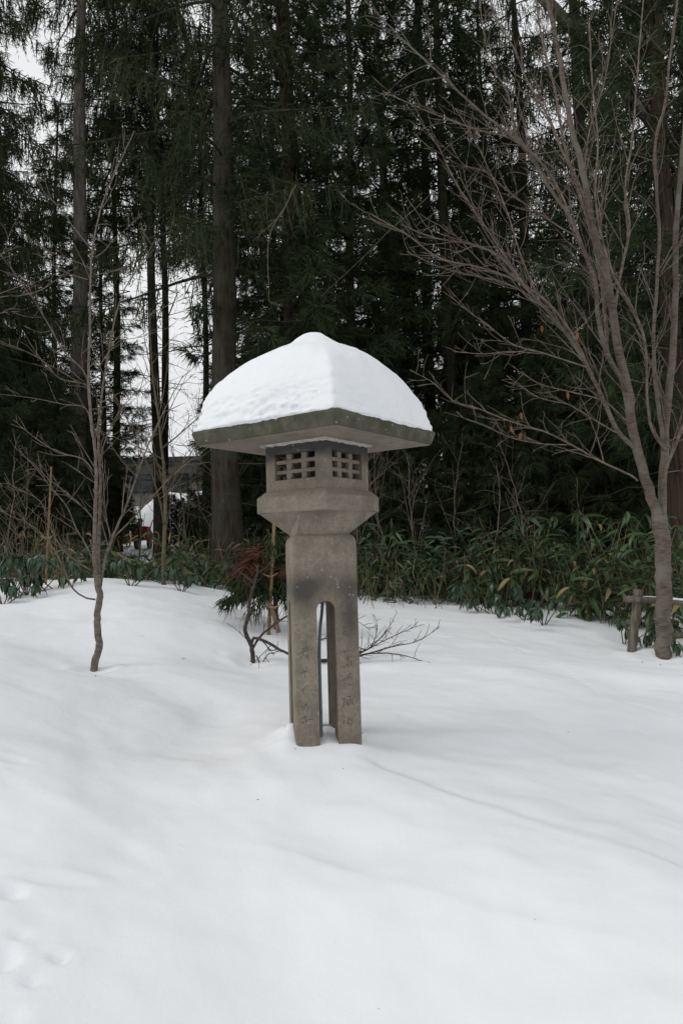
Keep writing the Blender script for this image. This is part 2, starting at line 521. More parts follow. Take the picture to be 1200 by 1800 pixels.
def ground_raw(x, y):
    sh = x.shape
    x, y = np.asarray(x, float).ravel(), np.asarray(y, float).ravel()
    xc, yc = np.clip(x, -26, 26), np.clip(y, -3, 42)
    z = np.empty(len(x))
    for s in range(0, len(x), 40000):
        e = slice(s, s + 40000)
        r = np.hypot(xc[e, None] - CP[None, :, 0], yc[e, None] - CP[None, :, 1])
        z[e] = _tps(r) @ _w[:_n] + _w[_n] + _w[_n + 1] * xc[e] + _w[_n + 2] * yc[e]
    z = np.clip(z, -.9, 3.2)
    near = np.exp(-(y / 14) ** 4)
    s, al = seg_dist(x, y, CREST)
    amp = sstep(0, .2, al) * (.75 + .45 * vnoise(al * 9 + 3, al * 0 + .5)) * (1 - .45 * sstep(.55, 1, al))
    z += amp * near * np.where(s > 0, -.055 * sstep(0, .16, s) * np.exp(-s / 1.0), 0.02 * np.exp(-(s / .25) ** 2) - .02 * np.exp(-((s + .0) / .12) ** 2))
    s, al = seg_dist(x, y, CRESTL)
    z += near * np.where(s > 0, -.05 * sstep(0, .5, s) * np.exp(-s / 1.3), 0) * sstep(0, .15, al) * (1 - sstep(.8, 1, al))
    s, al = seg_dist(x, y, TRACK)
    ph = np.sin(al * 6 * 34)
    z += -(.004 + .004 * (ph > .2)) * np.exp(-(s / .04) ** 2) * (al > .002) * (al < .998)
    for (cx, cy, a, b, dep, rot) in DENTS_W:
        c, sn = math.cos(rot), math.sin(rot)
        u, v = (x - cx) * c + (y - cy) * sn, -(x - cx) * sn + (y - cy) * c
        q = (u / a) ** 2 + (v / b) ** 2
        z += -dep * np.exp(-q ** 1.5) + dep * .25 * np.exp(-(np.sqrt(q) - 1.5) ** 2 * 6)
    # snow piled against the back-left corner of the lantern's post, scooped out just beyond
    z += (.06 + .03 * vnoise(x * 14, y * 14)) * np.exp(-((np.abs(x - LX + .225) / .09) ** 2 + (np.abs(y - LY + .05) / .2) ** 2)) - .05 * np.exp(-(((x - LX + .75) / .38) ** 2 + ((y - LY - .55) / .5) ** 2))
    z += .035 * np.exp(-(((x - LX - .2) / .12) ** 2 + ((y - LY + .2) / .2) ** 2))
    z += .035 * np.exp(-(((x - LX - .02) / .06) ** 2 + ((y - LY) / .2) ** 2))
    # hollows that the warmth of a trunk melts round its foot
    for (cx, cy, a, dep) in WELLS:
        q = np.hypot(x - cx, y - cy) / a
        z += -dep * np.exp(-q ** 2) + dep * .35 * np.exp(-(q - 1.9) ** 2 * 3)
    for ln, amp_, wd in LINES:
        s, al = seg_dist(x, y, ln)
        z += amp_ * np.where(s > 0, np.exp(-s / wd) - 1, 0 * s) * np.exp(-np.abs(s) / .9) * sstep(0, .15, al) * (1 - sstep(.85, 1, al))
    z += near * (.032 * vnoise(x * 1.1 + 7, y * 1.5) + .015 * vnoise(x * 3.1, y * 3.9 + 3) + .0035 * vnoise(x * 9 + 1, y * 10))
    # soft wind-worked undulation
    z += near * (.012 * np.sin(x * 2.1 + 1.3 * np.sin(y * 1.1)) * np.sin(y * 1.7 + .6) + .006 * np.sin(x * 4.3 + y * 2.2 + 2 * np.sin(y * .9)))
    return z.reshape(sh)


def ground(x, y): return float(ground_raw(np.array([x]), np.array([y]))[0])


def on_ground(px, py, d0=2.0, d1=60.0):
    """where the sight line through a pixel first meets the snow"""
    d = np.concatenate([np.linspace(d0, 16, 500), np.linspace(16.1, d1, 200)])
    P = CAM + d[:, None] * (FWD + RIGHT * (px - 600) / FPX - UP * (py - 900) / FPX)
    k = np.nonzero(P[:, 2] <= ground_raw(P[:, 0], P[:, 1]))[0]
    p = P[k[0]] if len(k) else P[-1]
    return np.array([p[0], p[1], ground(p[0], p[1])])


_dw = [(*on_ground(px, py, 1.2)[:2], a, b, dep, rot) for (px, py, a, b, dep, rot) in DENTS]
DENTS_W += _dw
WELLS += [(*on_ground(165, 1181)[:2], .11, .035), (*on_ground(1165, 1156)[:2], .20, .05), (*on_ground(443, 1166)[:2], .12, .035), (*on_ground(1108, 1146)[:2], .12, .03)]
LINES += [(np.array([on_ground(*p)[:2] for p in pl]), a_, w_) for pl, a_, w_ in [
    ([(400, 1475), (520, 1500), (640, 1545), (780, 1575), (900, 1610), (1050, 1640), (1190, 1672)], .034, .10),
    ([(120, 1450), (260, 1460), (400, 1430), (520, 1400)], .026, .15),
    ([(60, 1660), (160, 1600), (260, 1570), (330, 1520)], .024, .10),
    ([(640, 1420), (800, 1470), (960, 1530), (1120, 1550)], .024, .2)]]


def axis(c, dense, far, n1, n2):
    a = np.linspace(-dense, dense, n1)
    t = np.linspace(0, 1, n2)[1:]
    o = dense + (far - dense) * t ** 2.2
    return np.concatenate([-o[::-1], a, o]) + c


gx = axis(0, 3.4, 160, 240, 60)
gy = np.concatenate([np.linspace(-12, 1.2, 12)[:-1], np.linspace(1.2, 7.5, 320), 7.5 + 2.5 * np.linspace(0, 1, 90)[1:] + 0, 10 + 8 * np.linspace(0, 1, 70)[1:] ** 1.2, 18 + 260 * np.linspace(0, 1, 60)[1:] ** 2.2])
GX, GY = np.meshgrid(gx, gy)
GZ = ground_raw(GX, GY)
g = MB()
nx, ny = len(gx), len(gy)
ii = (np.arange(ny - 1)[:, None] * nx + np.arange(nx - 1)[None, :]).reshape(-1, 1)
g.add(np.stack([GX, GY, GZ], -1).reshape(-1, 3), ii + np.array([[0, 1, nx + 1, nx]]))
tag(g.build('snow_ground', SNOW), 'smooth white snow covering the whole ground', None, None, 'structure')

# ------------------------------------------------------------------ stone lantern
LROT = R(9.6)
lan = empty('stone_lantern', (LX, LY, 0), LROT)
tag(lan, 'tall stone garden lantern with a thick cap of snow on its roof', 'stone lantern')


def from_bool(base, cutters, bevel=0.0, seg=2):
    """evaluate box minus cutters into a plain mesh"""
    ob = bpy.data.objects.new('tmp', base)
    COL.objects.link(ob)
    cs = []
    if bevel:
        bm_ = ob.modifiers.new('b', 'BEVEL')
        bm_.width, bm_.segments, bm_.limit_method = bevel, seg, 'ANGLE'
    for c in cutters:
        o2 = bpy.data.objects.new('cut', c)
        COL.objects.link(o2)
        cs.append(o2)
        md = ob.modifiers.new('x', 'BOOLEAN')
        md.operation, md.object, md.solver = 'DIFFERENCE', o2, 'EXACT'
    dg = bpy.context.evaluated_depsgraph_get()
    dg.update()
    me = bpy.data.meshes.new_from_object(ob.evaluated_get(dg))
    for o2 in [ob] + cs: bpy.data.objects.remove(o2)
    return me


PW = .414
pb = MB()


def rsq(h, z, c=.02, k=.006):
    """square of half side h with softly broken corners"""
    q = [(h - c, h), (h - c * .45, h - c * .12), (h - c * .12, h - c * .45), (h, h - c)]
    out = []
    for a in range(4):
        ca, sa = round(math.cos(a * math.pi / 2)), round(math.sin(a * math.pi / 2))
        out += [(x * ca - y * sa, x * sa + y * ca, z) for x, y in q[::-1]]
    return out


pb.loft([rsq(PW / 2, -.4), rsq(PW / 2, 1.236), rsq(PW / 2 - .003, 1.252), rsq(PW / 2 - .010, 1.268), rsq(PW / 2 - .022, 1.280), rsq(PW / 2 - .036, 1.287)])
cut = []
for ax in (0, 1):
    c = MB()
    pr = [(-.0585, -.6), (.0585, -.6)] + [(.0585 * math.cos(a), .812 + .0585 * math.sin(a)) for a in np.linspace(0, math.pi, 15)]
    rings = []
    for y in (-.4, .4):
        rings.append([(p[0], y, p[1]) if ax == 0 else (-y, p[0], p[1]) for p in pr])
    c.loft(rings)
    me_ = c.mesh('cutter', STONE)
    b2 = bmesh.new(); b2.from_mesh(me_); bmesh.ops.recalc_face_normals(b2, faces=b2.faces); b2.to_mesh(me_); b2.free()
    cut.append(me_)
post_me = from_bool(pb.mesh('post', STONE_POST, False), cut)
post_me.materials.clear()
post_me.materials.append(STONE_POST)
for p_ in post_me.polygons: p_.use_smooth = False
link('post', post_me, lan)

# characters cut into the two front legs, as dark weathered strokes set a hair proud of the face
STROKES_R = [  # right leg, in photograph pixels
    [(600, 1079), (618, 1077)], [(608, 1073), (607, 1088)], [(602, 1086), (617, 1085)], [(615, 1080), (611, 1090)],
    [(604, 1098), (616, 1097)], [(604, 1098), (604, 1116)], [(616, 1097), (615, 1116)], [(605, 1104), (615, 1103)], [(605, 1110), (615, 1109)], [(605, 1116), (615, 1116)],
    [(601, 1145), (618, 1143)], [(608, 1144), (605, 1150)], [(608, 1151), (609, 1162)], [(612, 1148), (612, 1164)], [(617, 1150), (617, 1170)], [(608, 1169), (613, 1168)], [(605, 1170), (604, 1174)],
    [(617, 1183), (610, 1188)], [(602, 1196), (614, 1189), (619, 1195)], [(612, 1188), (612, 1196)], [(603, 1203), (606, 1201)], [(612, 1201), (617, 1205)],
    [(601, 1226), (603, 1231)], [(606, 1226), (603, 1243)], [(610, 1224), (617, 1224)], [(610, 1231), (616, 1230)], [(610, 1231), (609, 1240)], [(616, 1229), (615, 1240)], [(618, 1230), (621, 1240)], [(612, 1233), (612, 1243)],
    [(604, 1257), (608, 1262)], [(605, 1265), (604, 1273)], [(613, 1257), (611, 1263), (618, 1261)], [(611, 1266), (618, 1265), (618, 1271)], [(611, 1266), (611, 1272), (617, 1272)]]
STROKES_L = [
    [(525, 1150), (535, 1144), (543, 1140)], [(530, 1141), (540, 1138)], [(528, 1158), (530, 1152)], [(537, 1151), (538, 1157)], [(541, 1150), (541, 1160)], [(533, 1148), (533, 1153)],
    [(531, 1176), (535, 1180)], [(540, 1172), (536, 1176)], [(528, 1184), (539, 1178)], [(538, 1178), (535, 1184)], [(541, 1180), (543, 1182)], [(535, 1186), (536, 1190)],
    [(538, 1206), (531, 1214), (537, 1222)],
    [(529, 1241), (533, 1244)], [(540, 1234), (536, 1243), (530, 1248)], [(534, 1238), (541, 1240), (541, 1247)],
    [(539, 1258), (534, 1262)], [(532, 1262), (538, 1262)], [(536, 1264), (540, 1270)], [(541, 1265), (549, 1264)], [(530, 1271), (535, 1269)]]
cR, sR = math.cos(LROT), math.sin(LROT)


def face_hit(px, py, yl):
    """sight line -> point on the lantern-local plane y = yl, in local coordinates"""
    d = FWD + RIGHT * (px - 600) / FPX - UP * (py - 900) / FPX
    o = CAM - np.array([LX, LY, 0])
    ol = np.array([o[0] * cR + o[1] * sR, -o[0] * sR + o[1] * cR, o[2]])
    dl = np.array([d[0] * cR + d[1] * sR, -d[0] * sR + d[1] * cR, d[2]])
    return ol + dl * (yl - ol[1]) / dl[1]


for strokes in (STROKES_L, STROKES_R):
    ib = MB()
    for st in strokes:
        p = resample([face_hit(x, y, -PW / 2) for x, y in st], 5)
        r_ = .0026 * np.array([.7, 1, 1.1, .9, .45])
        k = np.array([-1, 1])
        t = np.gradient(p, axis=0)
        nrm = np.stack([-t[:, 2], np.zeros(5), t[:, 0]], 1)
        nrm /= np.linalg.norm(nrm, axis=1)[:, None] + 1e-9
        V = np.concatenate([p + nrm * r_[:, None], p - nrm * r_[:, None]])
        V[:, 1] = -PW / 2 - .0012
        V2 = np.concatenate([V, V + [0, .003, 0]])
        q = np.array([[i, i + 1, i + 6, i + 5] for i in range(4)])
        side = np.array([[i, i + 10, i + 11, i + 1] for i in range(4)] + [[i + 5, i + 6, i + 16, i + 15] for i in range(4)])
        ib.add(V2, q, side)
    ib.build('engraved_writing', STONE_DARK, lan)

# a grey cable conduit that comes down inside the post and along its left leg
cb = MB()
cb.tube(resample([(.012, .02, 1.0), (.012, .02, .86), (.004, .01, .78), (-.016, -.03, .69), (-.029, -.07, .58), (-.034, -.09, .40), (-.035, -.10, .2), (-.036, -.10, -.2)], 26), .0105, 8)
cb.build('cable_conduit', PIPE, lan)


def diamond(r, z, cham=0.0):
    """square with corners on the axes; cham cuts the corners a little"""
    if not cham: return [(0, -r, z), (r, 0, z), (0, r, z), (-r, 0, z)]
    c = cham
    return [(-c, -r + c, z), (c, -r + c, z), (r - c, -c, z), (r - c, c, z), (c, r - c, z), (-c, r - c, z), (-r + c, c, z), (-r + c, -c, z)]


tp = MB()


def hexa(xo, yo, xf, z): return [(-xf, -yo, z), (xf, -yo, z), (xo, -.03, z), (xo, .03, z), (xf, yo, z), (-xf, yo, z), (-xo, .03, z), (-xo, -.03, z)]


tp.loft([hexa(.188, .168, .160, 1.275), hexa(.198, .178, .166, 1.297), hexa(.384, .238, .152, 1.432)])
tp.build('flared_bracket', STONE, lan, False)
sb = MB()
sb.loft([diamond(.402, 1.432, .006), diamond(.408, 1.438, .006), diamond(.408, 1.530, .006), diamond(.402, 1.536, .006), diamond(.355, 1.5705, .006)])
sb.build('platform_slab', STONE, lan, False)

# firebox: four walls with a 3x3 barred opening each
FS, FZ0, FZ1 = .2395, 1.5705, 1.881       # half side, bottom, top
WX, WZ0, WZ1 = .163, 1.643, 1.812
fb = MB()
lat = [MB() for _ in range(4)]
for k in range(4):
    a = R(45 + 90 * k)
    nrm = np.array([math.sin(a), -math.cos(a), 0])
    tx = np.array([math.cos(a), math.sin(a), 0])

    def P(u, z, dep): return nrm * (FS - dep) + tx * u + np.array([0, 0, z])
    th = .055
    for dep, flip in ((0, False), (th, True)):
        e = FS - dep
        us, zs = [-e, -WX, WX, e], [FZ0, WZ0, WZ1, FZ1]
        for i in range(3):
            for j in range(3):
                if i == 1 and j == 1: continue
                q = [P(us[i], zs[j], dep), P(us[i + 1], zs[j], dep), P(us[i + 1], zs[j + 1], dep), P(us[i], zs[j + 1], dep)]
                fb.add(q[::-1] if flip else q, [[0, 1, 2, 3]])
    cn = [(-WX, WZ0), (WX, WZ0), (WX, WZ1), (-WX, WZ1)]
    for i in range(4):
        (u0, z0), (u1, z1) = cn[i], cn[(i + 1) % 4]
        fb.add([P(u0, z0, 0), P(u0, z0, th), P(u1, z1, th), P(u1, z1, 0)], [[0, 1, 2, 3]])
    ax = np.stack([tx, nrm, [0, 0, 1]])
    ow, oh = .080, .040
    bw, bh = (2 * WX - 3 * ow) / 2, (WZ1 - WZ0 - 3 * oh) / 2
    for i in (1, -1):
        lat[k].box(P(i * (ow + bw) / 2, (WZ0 + WZ1) / 2, .030), (bw, .030, WZ1 - WZ0), ax)
        lat[k].box(P(0, (WZ0 + WZ1) / 2 + i * (oh + bh) / 2, .027), (2 * WX, .033, bh), ax)
fbo = fb.build('firebox', STONE_FIRE, lan, False)
for k in range(4):
    lo = lat[k].build('window_lattice', STONE, fbo, False)
    bv = lo.modifiers.new('round', 'BEVEL'); bv.width, bv.segments = .006, 2

# mortar squeezed out between firebox and roof
mo = MB()
for k in range(4):
    a = R(45 + 90 * k)
    nrm = np.array([math.sin(a), -math.cos(a), 0]); tx = np.array([math.cos(a), math.sin(a), 0])
    u = np.linspace(-FS - .028, FS + .028, 40)
    wdt = .030 + .016 * np.array([mnoise.noise(Vector((x * 22, k * 7.3, 0))) for x in u])
    hgt = .015 + .008 * np.array([mnoise.noise(Vector((x * 30, k * 3.1, 5))) for x in u])
    V = np.concatenate([nrm * FS * .96 + tx * u[:, None] + np.array([0, 0, 1.8795]) - np.stack([0 * u, 0 * u, hgt], 1),
                        nrm * (FS + wdt * .75)[:, None] + tx * u[:, None] + np.array([0, 0, 1.882]) - np.stack([0 * u, 0 * u, hgt * .75], 1),
                        nrm * (FS + wdt)[:, None] + tx * u[:, None] + np.array([0, 0, 1.886])])
    q = [[i, i + 1, 41 + i, 40 + i] for i in range(39)] + [[40 + i, 41 + i, 81 + i, 80 + i] for i in range(39)]
    mo.add(V, q)
mo.build('mortar_joint', MORTAR, lan)

rb = MB()
rb.loft([diamond(.780, 1.880, .012), diamond(.790, 1.885, .012), diamond(.822, 1.954, .012), diamond(.819, 1.967, .014), diamond(.66, 2.04, .02), diamond(.2, 2.2, .02)])
ro = rb.build('roof', [STONE_ROOF, STONE], lan, False)
for p_ in ro.data.polygons:
    if p_.normal.z < -.9: p_.material_index = 1

# snow cap
NA, NT = 220, 90
tt = np.concatenate([np.linspace(0.012, .8, 50), np.linspace(.8, 1.0, 40)[1:]])
NT = len(tt)
ang = np.linspace(0, 2 * math.pi, NA, endpoint=False)
prof_t = [0, .08, .16, .24, .30, .38, .56, .72, .82, .90, .955, .985, 1.0]
prof_z = [2.640, 2.628, 2.588, 2.540, 2.514, 2.497, 2.430, 2.354, 2.282, 2.196, 2.085, 2.012, 1.972]
A_, T_ = np.meshgrid(ang, tt)
pz = np.interp(T_, prof_t, prof_z)
for _ in range(2):
    pz[1:-1] = (pz[:-2] + 2 * pz[1:-1] + pz[2:]) / 4
pp = 2.0 - .88 * sstep(.12, .9, T_)
pp = np.maximum(pp, 1.09)
rr = T_ * .790 / (np.abs(np.cos(A_)) ** pp + np.abs(np.sin(A_)) ** pp) ** (1 / pp)
X, Y, Z = rr * np.cos(A_), rr * np.sin(A_), pz.copy()
for i in range(NT):
    for j in range(NA):
        v = Vector((X[i, j], Y[i, j], Z[i, j]))
        n = mnoise.fractal(v * 4.2, 1.0, 2.0, 4) * .012
        low = float(sstep(.86, .97, T_[i, j])) * (.65 + .35 * (math.cos(A_[i, j]) < 0) + .3 * mnoise.noise(v * 3))
        wv = mnoise.noise(v * 6) * .6
        r1 = mnoise.noise(Vector((v.x * 9, v.y * 9, v.z * 30 + wv * 3))) * .016 + mnoise.noise(Vector((v.x * 26 + wv, v.y * 26, v.z * 50))) * .014 + mnoise.noise(v * 60) * .005
        k = 1 + (n + low * r1) / max(rr[i, j], .08)
        X[i, j] *= k
        Y[i, j] *= k
        Z[i, j] += n * .6 * (1 - low)
edge = np.array([mnoise.noise(Vector((math.cos(a) * 9, math.sin(a) * 9, 2))) + .6 * mnoise.noise(Vector((math.cos(a) * 25, math.sin(a) * 25, 4))) for a in ang])
fall = sstep(.955, 1.0, T_)
Z += fall * edge[None, :] * .010
sc_ = MB()
V = np.stack([X, Y, Z], -1).reshape(-1, 3)
V = np.concatenate([V, [[0, 0, 2.641]], np.stack([X[-1] * .9, Y[-1] * .9, np.full(NA, 1.95)], -1)])
q = [[i * NA + j, i * NA + (j + 1) % NA, (i + 1) * NA + (j + 1) % NA, (i + 1) * NA + j] for i in range(NT - 1) for j in range(NA)]
q = [f[::-1] for f in q]
tri = [[NT * NA, j, (j + 1) % NA] for j in range(NA)]
q2 = [[(NT - 1) * NA + (j + 1) % NA, (NT - 1) * NA + j, NT * NA + 1 + j, NT * NA + 1 + (j + 1) % NA] for j in range(NA)]
sc_.add(V, q, tri, q2)
cap = sc_.build('snow_cap', CAPSNOW, lan)

# ------------------------------------------------------------------ trees: generators


def trunk_mb(pts, r0, r1, sides=12, flare=1.5, n=26, wob=.04):
    p = resample(pts, n)
    t = np.linspace(0, 1, n)
    r = (r0 + (r1 - r0) * t) * (1 + (flare - 1) * np.exp(-t * 22))
    m = MB()
    m.tube(p, r, sides, wob=wob)
    return m


def conifer_parts(seed, H, z0, rmax, nb, kind, dens=1.0, zfull=13.0, r0=.22, brown=0.0, low_dead=True):
    """trunk, dead lower branches and foliage of one conifer, foliage starting at height z0"""
    global rng
    keep, rng = rng, np.random.default_rng(seed)
    lean = rng.normal(0, .012, 2)
    tz = np.linspace(0, H, 12)
    path = np.stack([lean[0] * tz + .05 * np.sin(tz * .5 + seed), lean[1] * tz + .05 * np.sin(tz * .4 + 2 * seed), tz], 1)
    tr = trunk_mb(np.vstack([[path[0, 0], path[0, 1], -.5], path]), r0, .03, 11)

    def axis_at(z): return np.array([np.interp(z, tz, path[:, 0]), np.interp(z, tz, path[:, 1]), z])
    wood, fol = MB(), MB()
    zs = z0 + (H - .4 - z0) * (np.arange(nb) + rng.random(nb)) / nb
    # fewer branches where the photograph cannot see
    for i, z in enumerate(zs):
        if z > zfull and rng.random() < .55: continue
        az = i * 2.39996 + rng.normal(0, .35)
        rel = (z - z0) / (H - z0)
        L = rmax * (1 - rel) ** .65 * rng.uniform(.65, 1.1)
        if rel < .12: L *= .75
        L = max(L, .35)
        out = np.array([math.cos(az), math.sin(az), 0])
        side = np.array([-out[1], out[0], 0])
        u = np.linspace(0, 1, 7)
        if kind == 'spruce':
            dz = L * (.10 * u - .52 * u ** 1.6 + .20 * u ** 4)
        else:
            dz = L * (.12 * u - .36 * u ** 2 + .26 * u ** 3.5)
        b = axis_at(z) + out * (u * L)[:, None] + np.array([0, 0, 1]) * dz[:, None] + side * (rng.normal(0, .06) * L * u ** 2)[:, None]
        wood.tube(b, np.linspace(.012 + .009 * L, .005, 7), 4, cap=False)
        big = 1.0 if z < zfull else .55
        ns = int((14 + 17 * L) * dens * big)
        t = .14 + .86 * rng.random(ns) ** .8
        base = np.stack([np.interp(t, u, b[:, k]) for k in range(3)], 1)
        lat_ = rng.normal(0, 1, ns) * .17 * L * (1.15 - t)
        lat_ = np.clip(lat_, -.5, .5)
        base = base + side * lat_[:, None]
        base[:, 2] -= np.abs(lat_) * rng.uniform(.1, .7, ns)
        tone_b = np.clip(rng.normal(.5, .18) + rng.normal(0, .15, ns), 0, 1)
        if kind == 'spruce':
            d = np.stack([rng.normal(0, .16, ns) + out[0] * .18, rng.normal(0, .16, ns) + out[1] * .18, np.full(ns, -1.0)], 1)
            ls = rng.uniform(.22, .75, ns) * (.6 + .4 * min(L / 2, 1)) / math.sqrt(big)
            fol.blades(base, d, ls, .020 * rng.uniform(.7, 1.3, ns) / big ** .5, 0, tone_b)
            for _ in range(9):
                k = rng.random(ns)
                p2 = base + d * (k * ls)[:, None] * .95
                d2 = np.stack([rng.normal(0, .8, ns), rng.normal(0, .8, ns), rng.uniform(-1.3, -.1, ns)], 1)
                fol.blades(p2, d2, rng.uniform(.05, .14, ns) / big ** .5, .017, .1, tone_b)
            # short sprays along the branch itself
            d3 = out[None] * .7 + side[None] * rng.choice([-1, 1], ns)[:, None] * .8 + np.array([0, 0, -.15])
            for _ in range(2):
                fol.blades(base, d3 + rng.normal(0, .35, (ns, 3)), rng.uniform(.10, .26, ns), .018, .15, tone_b)
        else:
            nt_ = 12
            d0 = out[None] * .55 + side[None] * np.sign(lat_)[:, None] * .55 + rng.normal(0, .35, (ns, 3)) + np.array([0, 0, -.15])
            for _ in range(nt_):
                d = d0 + rng.normal(0, .38, (ns, 3))
                p2 = base + d0 * (rng.random(ns) * .14)[:, None]
                fol.blades(p2, d, rng.uniform(.10, .30, ns) / big ** .5, rng.uniform(.011, .020, ns) / big ** .5, rng.uniform(0, .35), tone_b)
    if low_dead:
        for i in range(int(10 + z0 * 3)):
            z = rng.uniform(1.2, z0 + 1.5)
            az = rng.random() * 6.28
            L = rng.uniform(.3, 1.4)
            out = np.array([math.cos(az), math.sin(az), rng.uniform(-.35, .15)])
            u = np.linspace(0, 1, 5)
            b = axis_at(z) + out * (u * L)[:, None] + rng.normal(0, .04, (5, 3)) * u[:, None]
            wood.tube(b, np.linspace(.014, .004, 5), 4, cap=False)
            for _ in range(3):
                k = rng.integers(1, 4)
                e = b[k] + (out + rng.normal(0, .6, 3)) * rng.uniform(.15, .5)
                wood.tube([b[k], (b[k] + e) / 2 + rng.normal(0, .03, 3), e], [.006, .004, .002], 3, cap=False)
    res = tr, wood, fol
    rng = keep
    return res


PROTO = {}


def conifer(name, key, bark, leafm, label, group, loc, rz=0.0, s=1.0, **kw):
    if (key, bark.name) not in PROTO:
        if key not in PROTO:
            PROTO[key] = conifer_parts(**kw)
        tr, wo, fo = PROTO[key]
        PROTO[(key, bark.name)] = (tr.mesh('trunk', bark), wo.mesh('branches', BARK_DARK), PROTO.setdefault((key, 'fol'), fo.mesh('crown', leafm, False)))
    t, b, f = PROTO[(key, bark.name)]
    e = empty(name, loc, rz)
    e.scale = (s, s, s)
    tag(e, label, 'tree', group)
    link('trunk', t, e)
    link('branches', b, e)
    link('crown', f, e)
    return e


def foot(px, d):
    """ground point in the direction of pixel column px at depth d"""
    p = at(px, 950, d)
    return np.array([p[0], p[1], ground(p[0], p[1])])


KINDS = {
    'spruce_a': dict(seed=1, H=19, z0=4.6, rmax=3.3, nb=80, kind='spruce', dens=.95, r0=.23),
    'spruce_b': dict(seed=2, H=18, z0=3.4, rmax=2.9, nb=80, kind='spruce', dens=.95, r0=.17),
    'spruce_c': dict(seed=3, H=20, z0=6.0, rmax=3.4, nb=78, kind='spruce', dens=1.1, r0=.25),
    'cedar_a': dict(seed=4, H=17, z0=2.2, rmax=2.6, nb=150, kind='cedar', r0=.17),
    'cedar_b': dict(seed=5, H=16, z0=3.2, rmax=2.4, nb=130, kind='cedar', r0=.14),
    'cedar_young': dict(seed=6, H=6.0, z0=.5, rmax=1.5, nb=80, kind='cedar', r0=.06, low_dead=False),
    'bare_spruce': dict(seed=8, H=21, z0=13.5, rmax=3.0, nb=70, kind='spruce', r0=.24, zfull=18),
    'high_spruce': dict(seed=7, H=20, z0=10.8, rmax=3.2, nb=90, kind='spruce', r0=.15, zfull=18),
}
BK = {'grey': BARK_GREY, 'dark': BARK_DARK, 'red': BARK_RED, 'lichen': BARK_LICHEN}


def place(key, px, d, bark, name, label, group=None, rz=None, s=1.0):
    return conifer(name, key, BK[bark], SPRUCE if 'spruce' in key else CEDAR, label, group, foot(px, d), random.random() * 6.28 if rz is None else rz, s, **KINDS[key])


# trees that the photograph lets one tell apart
place('bare_spruce', 128, 17.0, 'grey', 'spruce_tree', 'tall spruce with a pale grey trunk near the left edge')
place('spruce_a', 404, 12.6, 'dark', 'spruce_tree', 'thick dark trunked spruce just behind the left of the stone lantern', s=1.12)
place('high_spruce', 276, 19.0, 'dark', 'spruce_tree', 'thicker of two close dark trunks before the bright sky gap')
place('high_spruce', 294, 19.6, 'dark', 'spruce_tree', 'thinner right trunk of two close ones before the bright sky gap', s=.85)
place('high_spruce', 366, 21.5, 'dark', 'spruce_tree', 'thin straight dark trunk right of the bright sky gap', s=.8)
place('high_spruce', 208, 22.0, 'dark', 'spruce_tree', 'slender dark trunk left of the bright sky gap', s=.9)
place('cedar_b', 182, 18.5, 'dark', 'cedar_tree', 'dark trunk directly behind the small bare tree', s=.62)
place('cedar_b', 628, 15.0, 'red', 'cedar_tree', 'slim reddish brown cedar trunk rising above the snow cap', s=.95)
place('spruce_b', 697, 17.5, 'grey', 'spruce_tree', 'pale barked spruce right of the snow cap high in the picture')
place('cedar_a', 806, 15.5, 'dark', 'cedar_tree', 'dark cedar between the lantern roof and the large bare tree')
place('spruce_a', 1058, 16.0, 'dark', 'spruce_tree', 'thick dark spruce trunk close left of the large bare tree')
place('cedar_a', 1192, 11.5, 'red', 'cedar_tree', 'red brown cedar trunk behind the bare tree at right edge', s=1.1)
place('cedar_a', 520, 14.0, 'red', 'cedar_tree', 'bushy green cedar directly behind the lantern with hanging boughs')
place('spruce_b', 945, 17.0, 'dark', 'spruce_tree', 'dark spruce seen through the lower twigs of the large bare tree')
place('spruce_b', -25, 15.5, 'dark', 'spruce_tree', 'dark spruce with hanging boughs at the left edge')

# rows of forest behind, nothing tells them apart
GRP = 'conifers packed in the dark forest behind'
LBL = 'dark conifer packed among others deep in the shaded forest'
fill = [('spruce_a', -60, 19), ('spruce_b', 10, 22), ('cedar_b', 480, 21), ('spruce_c', 575, 20), ('spruce_b', 770, 20), ('cedar_a', 880, 21),
        ('spruce_b', 1120, 20), ('spruce_c', 1210, 18), ('spruce_b', 1300, 15), ('spruce_c', -120, 15),
        ('spruce_b', 10, 27), ('cedar_b', 720, 29), ('cedar_b', 850, 29), ('cedar_b', 1010, 28), ('cedar_b', 1160, 28), ('spruce_a', 1250, 26), ('cedar_b', 95, 25)]
for key, px, d in fill:
    place(key, px + random.uniform(-15, 15), d + random.uniform(-.8, .8), random.choice(['dark', 'dark', 'red']), 'conifer_tree', LBL, GRP, s=random.uniform(.85, 1.12))
GRP2 = 'young cedars in the forest understorey'
LBL2 = 'young bushy dark cedar in the shade under the tall trees'
